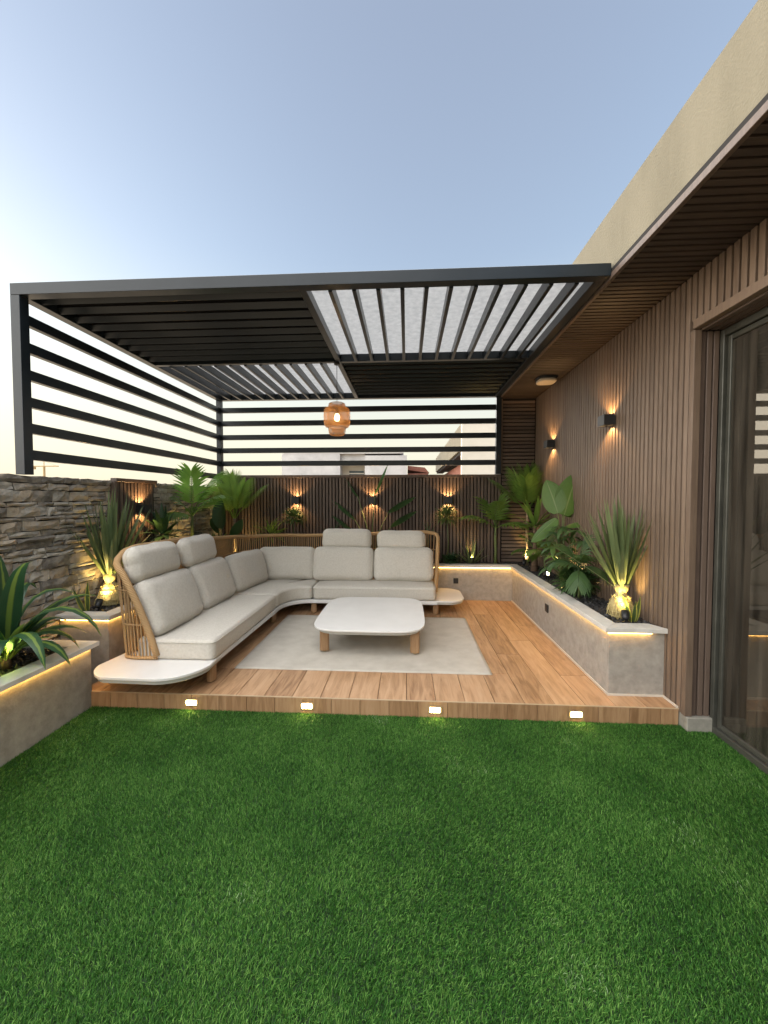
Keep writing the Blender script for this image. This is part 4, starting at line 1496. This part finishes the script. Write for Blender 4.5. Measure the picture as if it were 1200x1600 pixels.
def dracaena(loc, label, n, Ln, W, zc, m, seed, trunk_r=0.02, trunk_m=None, el0=80, el1=5, grav=1.3, name='corn_plant', biased=0.0, trunk_base=None):
    rd = random.Random(seed)
    x, y, z = loc
    o = thing(name, loc, label, 'plant')
    tb = trunk_base or trunk_r
    one(o, 'trunk', lambda mb: mb.tube([(x, y, z - 0.02), (x + 0.004, y, z + (zc - z) * .5), (x, y, zc + 0.03)], [tb, trunk_r, trunk_r * .8], 10), trunk_m or M_bark)
    for k in range(n):
        t = k / (n - 1)
        az = k * 2.39996 + rd.uniform(-.25, .25)
        el = R(el0 + (el1 - el0) * t + rd.uniform(-8, 8))
        L_ = Ln * rd.uniform(0.8, 1.1) * (0.75 + 0.25 * math.sin(math.pi * min(1, t + .25)))
        p = Vector((x + trunk_r * .6 * math.cos(az), y + trunk_r * .6 * math.sin(az), zc + 0.04 * (1 - t)))
        one(o, 'leaf', lambda mb: mb.leaf(p, vdir(az, el), vside(az), L_, W * rd.uniform(0.85, 1.1), grav=grav * rd.uniform(0.6, 1.25), n=9, prof='lance', fold=0.22, rnd=rd.uniform(0, .3)), m)
    return o


dracaena((-2.475, 2.26, ZC1 - 0.02), 'large striped arching plant in the low planter at the lawn', 26, 0.70, 0.108, 0.52, M_lf_drac, 19, 0.026, M_bark, 86, 42, 3.2, 'striped_plant')
dracaena((-2.58, 4.02, ZSOIL), 'dark green rosette plant beside the lamp panel on the stone wall', 24, 0.34, 0.062, 1.10, M_lf_dark, 12, 0.022, M_bark, 84, 0, 1.2, 'rosette_plant')
dracaena((1.60, 5.02, ZSOIL), 'rosette plant with thick brown cane in the house planter', 18, 0.38, 0.060, 1.14, M_lf_palm, 13, 0.026, M_bark, 86, 5, 1.2, 'rosette_plant', trunk_base=0.05)


dr = bpy.data.objects['striped_plant']
for k in range(9):
    az = k * 2.39996 + 0.4
    one(dr, 'leaf', lambda mb: mb.leaf((-2.475 + 0.02 * math.cos(az), 2.26 + 0.02 * math.sin(az), 0.50), vdir(az, R(58 + (k % 3) * 9)), vside(az), 0.27 + 0.03 * (k % 4), 0.075, grav=1.6, n=8, prof='lance', fold=0.25, rnd=0.1 * (k % 3)), M_lf_spotlit)


def frond(mb, p, az, el, L_, ll, lw, grav, n=9, rd=random, start=0.28, spread=0.95, lg=0.5):
    """feather palm frond: a bending rib with paired leaflets"""
    d = vdir(az, el)
    p = Vector(p)
    side = vside(az)
    steps = 14
    pts, ds = [p.copy()], [d.copy()]
    for i in range(steps):
        d = (d + Vector((0, 0, -1)) * grav * (0.3 + 1.4 * i / steps) / steps).normalized()
        p = p + d * (L_ / steps)
        pts.append(p.copy())
        ds.append(d.copy())
    mb.tube(pts, [0.006 * (1 - 0.8 * i / steps) + 0.0012 for i in range(steps + 1)], 5)
    for k in range(n):
        t = start + (1 - start) * k / (n - 1)
        f = min(t * steps, steps - 1e-6)
        i = int(f)
        q = pts[i].lerp(pts[i + 1], f - i)
        dd = ds[i]
        nr = side.cross(dd).normalized()
        ln = ll * (0.55 + 0.6 * math.sin(math.pi * (0.12 + 0.80 * (t - start) / (1 - start)))) * rd.uniform(0.9, 1.08)
        for sg in (1, -1):
            ang = spread * (1 - 0.55 * (t - start) / (1 - start))
            dv = dd * math.cos(ang) + side * sg * math.sin(ang) + nr * 0.25
            mb.leaf(q, dv, dd.cross(dv).cross(dv) if False else nr.cross(dv), ln, lw, grav=lg * rd.uniform(.7, 1.3), n=4, prof='lance', fold=0.15, rnd=rd.uniform(0, .3))
    return mb


def palm(loc, label, zc, nf, Lf, ll, lw, m, seed, tr=0.02, tm=None, el=(80, 25), grav=0.7, nleaf=9, azs=None, lg=0.5, name='palm_plant', start=0.28):
    rd = random.Random(seed)
    x, y, z = loc
    o = thing(name, loc, label, 'plant')
    one(o, 'trunk', lambda mb: mb.tube([(x, y, z - 0.02), (x + .006, y, z + (zc - z) * .4), (x - .003, y, z + (zc - z) * .75), (x, y, zc + .02)], [tr * 1.2, tr, tr * .95, tr * .7], 10), tm or M_trunk)
    for k in range(nf):
        t = k / max(1, nf - 1)
        az = azs[k] if azs else k * 2.39996 + rd.uniform(-.3, .3)
        e = R(el[0] + (el[1] - el[0]) * t)
        p = (x, y, zc + 0.02 * (1 - t))
        one(o, 'frond', lambda mb: frond(mb, p, az, e, Lf * rd.uniform(.85, 1.1), ll, lw, grav, nleaf, rd, lg=lg, start=start), m)
    return o


# azimuths: 0 = towards the house (right), -pi/2 = towards the camera
palm((1.63, 5.44, ZSOIL), 'tall palm with ringed pale trunk in the far corner', 1.30, 10, 0.56, 0.23, 0.013, M_lf_palm, 21, 0.020, M_trunk, (88, 52), 0.35, 24, lg=0.15)
palm((1.235, 5.56, ZSOIL), 'palm with green stem by the far corner panel', 1.08, 6, 0.46, 0.22, 0.034, M_lf_palm, 22, 0.018, M_stem, (84, 30), 0.9, 10)
palm((1.66, 5.20, ZSOIL), 'small feathery palm beside the thick brown cane', 0.80, 6, 0.26, 0.12, 0.016, M_lf_palm, 23, 0.007, M_stem, (80, 10), 1.0, 9)
palm((1.60, 4.66, ZSOIL), 'small palm just behind the glaring planter spotlight', 0.86, 7, 0.26, 0.13, 0.020, M_lf_palm, 24, 0.008, M_stem, (80, 5), 1.1, 9)
palm((1.565, 3.66, ZSOIL), 'small drooping palm left of the spiky plant by the house', 0.86, 8, 0.22, 0.17, 0.024, M_lf_umb, 25, 0.009, M_stem, (85, 0), 1.2, 9, lg=0.9)
palm((-2.56, 4.56, ZSOIL), 'bright green fan leaved palm against the stone wall', 1.28, 6, 0.50, 0.25, 0.026, M_lf_bright, 26, 0.020, M_stem, (80, 20), 0.7, 16, azs=[-1.1, 0.2, -2.6, -0.3, 2.2, -1.7])
palm((-2.42, 5.40, ZSOIL), 'upright palm in the back left corner by the fence', 1.20, 10, 0.56, 0.22, 0.013, M_lf_palm, 27, 0.022, M_trunk, (88, 52), 0.35, 24, lg=0.15)


def paddle(loc, label, leaves, seed, m=None, name='paddle_leaf_plant'):
    """leaves: (azimuth, stalk height, outward reach, blade azimuth, blade elevation, length, width, roll)"""
    rd = random.Random(seed)
    x, y, z = loc
    o = thing(name, loc, label, 'plant')
    for (az, h, reach, baz, bel, L_, W, roll) in leaves:
        tip = Vector((x + reach * math.cos(az), y + reach * math.sin(az), z + h))
        mid = Vector((x + reach * .35 * math.cos(az), y + reach * .35 * math.sin(az), z + h * .55))
        lf = one(o, 'leaf', lambda mb: mb.leaf(tip, vdir(baz, bel), Matrix.Rotation(roll, 3, vdir(baz, bel)) @ vside(baz), L_, W, grav=0.25, n=14, prof='paddle', fold=0.30, rnd=rd.uniform(0, .3)), m or M_lf_ban)
        one(lf, 'stalk', lambda mb: mb.tube([(x, y, z - .02), mid, tip], [0.011, 0.008, 0.005], 7), M_stem)
    return o


CAMD = -math.pi / 2
paddle((1.66, 4.30, ZSOIL), 'broad paddle leaved plant in the middle of the house planter', [
    (0.6, 0.74, 0.03, 0.55, R(68), 0.50, 0.28, 1.0), (2.4, 0.76, 0.05, 2.0, R(66), 0.40, 0.25, -1.0),
    (-0.5, 0.62, 0.03, -0.3, R(22), 0.34, 0.16, 0.3), (2.9, 0.70, 0.06, 2.9, R(-42), 0.36, 0.20, -0.6), (1.2, 0.74, 0.05, 0.9, R(12), 0.28, 0.14, 0.4)], 31)
paddle((-0.50, 5.56, ZSOIL), 'tall narrow leaved paddle plant behind the sofa in front of the fence', [
    (2.8, 0.95, 0.22, 2.75, R(52), 0.44, 0.085, 0.9), (0.3, 0.98, 0.05, 0.35, R(68), 0.46, 0.085, -0.7), (2.9, 0.62, 0.26, 2.9, R(40), 0.50, 0.075, 1.1),
    (0.1, 0.72, 0.24, 0.05, R(34), 0.44, 0.10, -0.9), (0.0, 0.52, 0.28, -0.05, R(36), 0.42, 0.10, -0.9), (3.0, 0.40, 0.24, 3.0, R(42), 0.44, 0.07, 1.1)], 32, m=M_lf_dark)
paddle((-2.44, 5.05, ZSOIL), 'round leaved plant in the back left planter under the corner palm', [
    (-1.2, 0.52, 0.05, 1.9, R(72), 0.40, 0.27, 1.0), (0.2, 0.42, 0.12, 0.3, R(60), 0.26, 0.17, -0.8), (2.5, 0.45, 0.08, 2.4, R(50), 0.28, 0.17, .6)], 33, m=M_lf_dark)


def umbrella_plant(loc, label, heads, seed):
    rd = random.Random(seed)
    x, y, z = loc
    o = thing('umbrella_plant', loc, label, 'plant')
    for k, (dx, dy, dz, s) in enumerate(heads):
        c = Vector((x + dx, y + dy, z + dz))
        st = one(o, 'stem', lambda mb: mb.tube([(x, y, z - .02), (x + dx * .4, y + dy * .4, z + dz * .6), tuple(c)], [0.006, 0.005, 0.003], 6), M_stem)
        nl = rd.randint(6, 8)
        a0 = rd.uniform(0, 6.28)
        for q in range(nl):
            az = a0 + q * 2 * math.pi / nl + rd.uniform(-.15, .15)
            one(o, 'leaf', lambda mb: mb.leaf(c, vdir(az, R(rd.uniform(-12, 14))), vside(az), s * rd.uniform(.85, 1.15), s * 0.30, grav=rd.uniform(0.9, 1.6), n=6, prof='lance', fold=0.2, rnd=rd.uniform(0, .4)), M_lf_umb)
    return o


hd = [(-0.02, 0.05, 0.62, 0.17), (0.05, -0.12, 0.60, 0.18), (-0.10, 0.20, 0.46, 0.16), (-0.13, 0.0, 0.42, 0.17), (-0.04, -0.10, 0.38, 0.15), (0.02, 0.25, 0.5, 0.15),
      (-0.16, -0.02, 0.22, 0.16), (0.06, -0.25, 0.50, 0.16), (0.0, 0.1, 0.28, 0.15), (0.05, -0.15, 0.24, 0.14), (-0.06, 0.22, 0.30, 0.15), (0.07, 0.05, 0.52, 0.15),
      (-0.12, -0.12, 0.30, 0.15), (0.03, -0.02, 0.16, 0.14), (-0.09, 0.12, 0.56, 0.15), (0.08, 0.16, 0.40, 0.14)]
umbrella_plant((1.63, 4.12, ZSOIL), 'bushy umbrella plant with drooping leaflets in the house planter', hd, 41)


def sword(loc, label, n, H, W, seed, m, name='sword_plant', el=(88, 70), grav=0.05, az0=None):
    rd = random.Random(seed)
    x, y, z = loc
    o = thing(name, loc, label, 'plant')
    for k in range(n):
        az = (az0 or 0) + k * 2.39996
        e = R(el[0] + (el[1] - el[0]) * (k / max(1, n - 1)) ** 0.8)
        p = (x + .012 * math.cos(az), y + .012 * math.sin(az), z - 0.01)
        one(o, 'leaf', lambda mb: mb.leaf(p, vdir(az, e), Vector((1, 0.2, 0)) if n < 4 else vside(az), H * rd.uniform(.7, 1.05), W, grav=grav, n=7, prof='lance', fold=0.3, rnd=rd.uniform(0, .3)), m)
    return o


sword((1.665, 2.985, ZSOIL), 'yellow edged sword leaf beside the near root ball by the house', 3, 0.27, 0.046, 51, M_lf_sans, az0=-0.4, el=(80, 66))
sword((-2.57, 3.00, ZSOIL), 'yellow edged sword leaf beside the root ball at the stone wall', 2, 0.25, 0.040, 52, M_lf_sans, az0=1.9, el=(88, 70))
sword((0.90, 5.55, ZSOIL), 'small agave lit from below in the back planter', 18, 0.38, 0.034, 53, M_lf_yucca, 'agave', el=(85, 25), grav=0.2)


def bush(loc, label, c, rad, n, seed, stem=True, leaf=0.05, lw=0.012, m=None, name='small_bush', flat=0.8):
    rd = random.Random(seed)
    x, y, z = loc
    o = thing(name, loc, label, 'plant')
    if stem:
        one(o, 'stem', lambda mb: mb.tube([(x, y, z - .02), (x + .008, y, (z + c[2]) / 2), (c[0], c[1], c[2])], [.006, .005, .003], 6), M_stem)
    mb = MB()
    for _ in range(n):
        az, el = rd.uniform(0, 6.28), rd.uniform(-0.6, 1.4)
        d = vdir(az, el)
        r0 = rd.uniform(0.15, 0.75)
        p = Vector(c) + Vector((d.x * rad * r0, d.y * rad * r0, d.z * rad * r0 * flat))
        mb.leaf(p, d + Vector((rd.uniform(-.5, .5), rd.uniform(-.5, .5), rd.uniform(-.2, .5))), vside(az + rd.uniform(-.6, .6)), leaf * rd.uniform(.7, 1.3), lw, grav=rd.uniform(0.4, 1.6), n=4, prof='lance', fold=0.2, rnd=rd.uniform(0, .5))
    mb.build('foliage', m or M_lf_bush, o, smooth=True, kind='stuff')
    return o


bush((-1.62, 5.52, ZSOIL), 'small feathery bush on a thin stem under the left fence lamp', (-1.60, 5.50, 1.22), 0.17, 380, 61, leaf=0.10)
bush((0.57, 5.52, ZSOIL), 'small feathery bush on a thin stem under the right fence lamp', (0.555, 5.50, 1.24), 0.17, 380, 62, leaf=0.10)
bush((0.62, 5.56, ZSOIL), 'low dark ground bush in the back planter beside the sofa', (0.62, 5.55, ZSOIL + 0.05), 0.17, 220, 63, stem=False, leaf=0.07, lw=0.022, m=M_lf_dark, flat=0.5)
bush((-2.45, 4.86, ZSOIL), 'low fern clump in the back left planter', (-2.45, 4.84, 0.86), 0.20, 200, 64, leaf=0.14, lw=0.02, m=M_lf_palm, flat=0.6)
bush((1.66, 3.86, ZSOIL), 'low dark leafy clump between umbrella plant and spiky plant', (1.65, 3.86, ZSOIL + 0.10), 0.19, 170, 68, stem=False, leaf=0.12, lw=0.035, m=M_lf_umb, flat=0.7)
bush((-1.95, 5.54, ZSOIL), 'loose arching fern behind the sofa corner', (-1.95, 5.52, 0.98), 0.16, 60, 65, leaf=0.22, lw=0.018, m=M_lf_palm, flat=0.5)
bush((-1.05, 5.55, ZSOIL), 'sparse thin leaved tuft behind the middle of the sofa', (-1.05, 5.55, 0.98), 0.12, 30, 66, leaf=0.22, lw=0.010, m=M_lf_dark, flat=0.5)
bush((0.28, 5.55, ZSOIL), 'thin leaved tuft behind the right end of the sofa', (0.30, 5.55, 0.98), 0.10, 24, 67, leaf=0.20, lw=0.010, m=M_lf_dark, flat=0.5)


# ------------------------------------------------------------------ planter spotlights
def spike_spot(loc, aim, label, e=4.0, spot=70, col=GOLD):
    x, y, z = loc
    a = Vector(aim).normalized()
    o = thing('spike_spotlight', loc, label, 'light', 'planter spotlights')
    MB().tube([(x, y, z - 0.02), (x, y, z + 0.045)], 0.006, 6).build('spike', M_fixture, o)
    c = Vector((x, y, z + 0.062))
    q = a.to_track_quat('Z', 'Y').to_matrix().to_4x4()
    m = Matrix.Translation(c) @ q
    mb = MB().lathe([(0.0, -0.038), (0.016, -0.036), (0.024, -0.026), (0.026, 0.030), (0.022, 0.030), (0.021, 0.018)], 14)
    mb.v = [tuple(m @ Vector(p)) for p in mb.v]
    hd_ = mb.build('head', M_fixture, o, smooth=True)
    ln = MB().lathe([(0.0, 0.019), (0.0205, 0.018)], 14)
    ln.v = [tuple(m @ Vector(p)) for p in ln.v]
    ln.build('lens', M_spotlens, o)
    lamp('spot_light', o, c + a * 0.036, 'SPOT', e * 0.36, col, aim=a, size=0.015, spot=R(spot), blend=0.5)
    return o


spike_spot((1.60, 2.955, ZSOIL), (0.25, 0.6, 0.75), 'black spike spotlight aimed at the near root ball by the house', 5.0, 80)
spike_spot((1.575, 4.52, ZSOIL), (0.35, -0.75, 0.40), 'lit spike spotlight glaring out between the small palm and umbrella plant', 3.0, 100)
spike_spot((1.575, 5.36, ZSOIL), (0.3, 0.5, 0.8), 'black spike spotlight at the foot of the tall corner palm', 3.0, 70)
spike_spot((0.90, 5.49, ZSOIL), (0.05, 0.5, 0.9), 'small spike spotlight below the agave in the back planter', 2.2, 80)
spike_spot((-2.50, 3.035, ZSOIL), (-0.15, 0.6, 0.75), 'black spike spotlight aimed at the root ball by the stone wall', 5.0, 85)
spike_spot((-2.40, 2.10, ZC1 - 0.02), (-0.35, 0.55, 0.75), 'black spike spotlight at the foot of the striped plant', 13.0, 95)
spike_spot((-2.46, 4.36, ZSOIL), (-0.5, 0.4, 0.7), 'black spike spotlight behind the sofa under the bright palm', 3.5, 90)
spike_spot((-2.36, 5.22, ZSOIL), (-0.1, 0.5, 0.85), 'black spike spotlight in the back left planter corner', 3.0, 80)

# ------------------------------------------------------------------ far buildings
gb = thing('grey_building', (-3.5, 24, 0), 'plain grey rendered building beyond the back fence', 'building')
MB().box(-7.07, -3.75, 22, 30, -0.06, 4.0).build('wall', M_grey, gb)
MB().box(-3.75, -2.35, 22.9, 30, -0.06, 4.0).build('recess_wall', M_pale, gb)
MB().box(-2.35, 0.0, 22.004, 30, -0.06, 3.90).build('wall', M_grey, gb)
MB().box(-7.0, -0.2, 21.99, 30, 4.002, 4.22, b=0.01).build('roof_edge', M_grey, gb)
MB().box(-3.75, -2.35, 22.2, 22.9, 3.4, 4.0).build('head_beam', M_grey, gb)
w = MB().box(-3.35, -2.5, 22.84, 22.89, 2.2, 3.1).build('window', mat('dark window glass', (0.05, 0.07, 0.08), 0.15), gb)
for zz in (2.35, 2.65, 2.95):
    MB().box(-3.35, -2.5, 22.80, 22.835, zz - 0.03, zz + 0.03).build('glazing_bar', M_pale, w)
rt = thing('red_roofed_house', (0.6, 26, 0), 'far house with red brown tiled roof edge past the fence', 'building')
MB().box(0.2, 1.25, 26, 31, -0.06, 3.0).build('wall', M_brick, rt)
MB().add([(0.05, 25.6, 3.35), (1.45, 25.6, 3.15), (1.45, 31, 3.15), (0.05, 31, 3.35), (0.05, 25.6, 3.62), (1.15, 25.6, 3.50), (1.15, 31, 3.50), (0.05, 31, 3.62)],
         [(0, 3, 2, 1), (4, 5, 6, 7), (0, 1, 5, 4), (1, 2, 6, 5), (2, 3, 7, 6), (3, 0, 4, 7)]).build('roof', M_brick, rt)
MB().box(0.05, 1.35, 25.5, 25.59, 2.95, 3.12).build('eaves_beam', M_brick, rt)
nv = thing('neighbour_house', (3.5, 18, 0), 'neighbouring beige house with brick side wall and deep parapet', 'building')
MB().box(2.35, 6.5, 14.0, 26, -0.06, 3.0).build('side_wall', M_brick, nv)
MB().box(1.885, 6.5, 13.7, 13.999, -0.06, 4.16).build('end_wall', M_pale, nv)
MB().box(1.88, 6.5, 14.0, 26, 3.22, 4.12, b=0.01).build('parapet', M_stucco, nv)
MB().box(1.95, 2.34, 14.0, 26, 3.12, 3.215).build('soffit', M_backing, nv)
MB().lathe([(0, 0), (0.12, 0), (0.12, -0.05), (0, -0.05)], 16, (2.15, 15.2, 3.118)).build('soffit_lamp', M_opal, nv)
nd = MB().box(2.30, 2.345, 14.4, 15.3, 0.1, 2.75).build('door', M_fence, nv)
MB().box(2.28, 2.299, 14.5, 15.2, 0.3, 2.65).build('pane', M_room, nd)
cr = thing('tower_crane', (-145, 150, 0), 'tiny distant tower crane beyond the stone wall', 'crane')
MB().box(-145.25, -144.75, 149.7, 150.3, -0.06, 14.2).build('mast', M_steel, cr)
MB().box(-150.5, -139, 149.8, 150.2, 14.2, 14.6).build('jib', M_steel, cr)
MB().box(-150.5, -148.8, 149.6, 150.4, 13.2, 14.19).build('counterweight', M_steel, cr)
MB().tube([(-145, 150, 16.6), (-145, 150, 14.6)], 0.15, 5).build('apex', M_steel, cr)
MB().tube([(-145, 150, 16.6), (-140, 150, 14.6)], 0.05, 4).build('tie_bar', M_steel, cr)
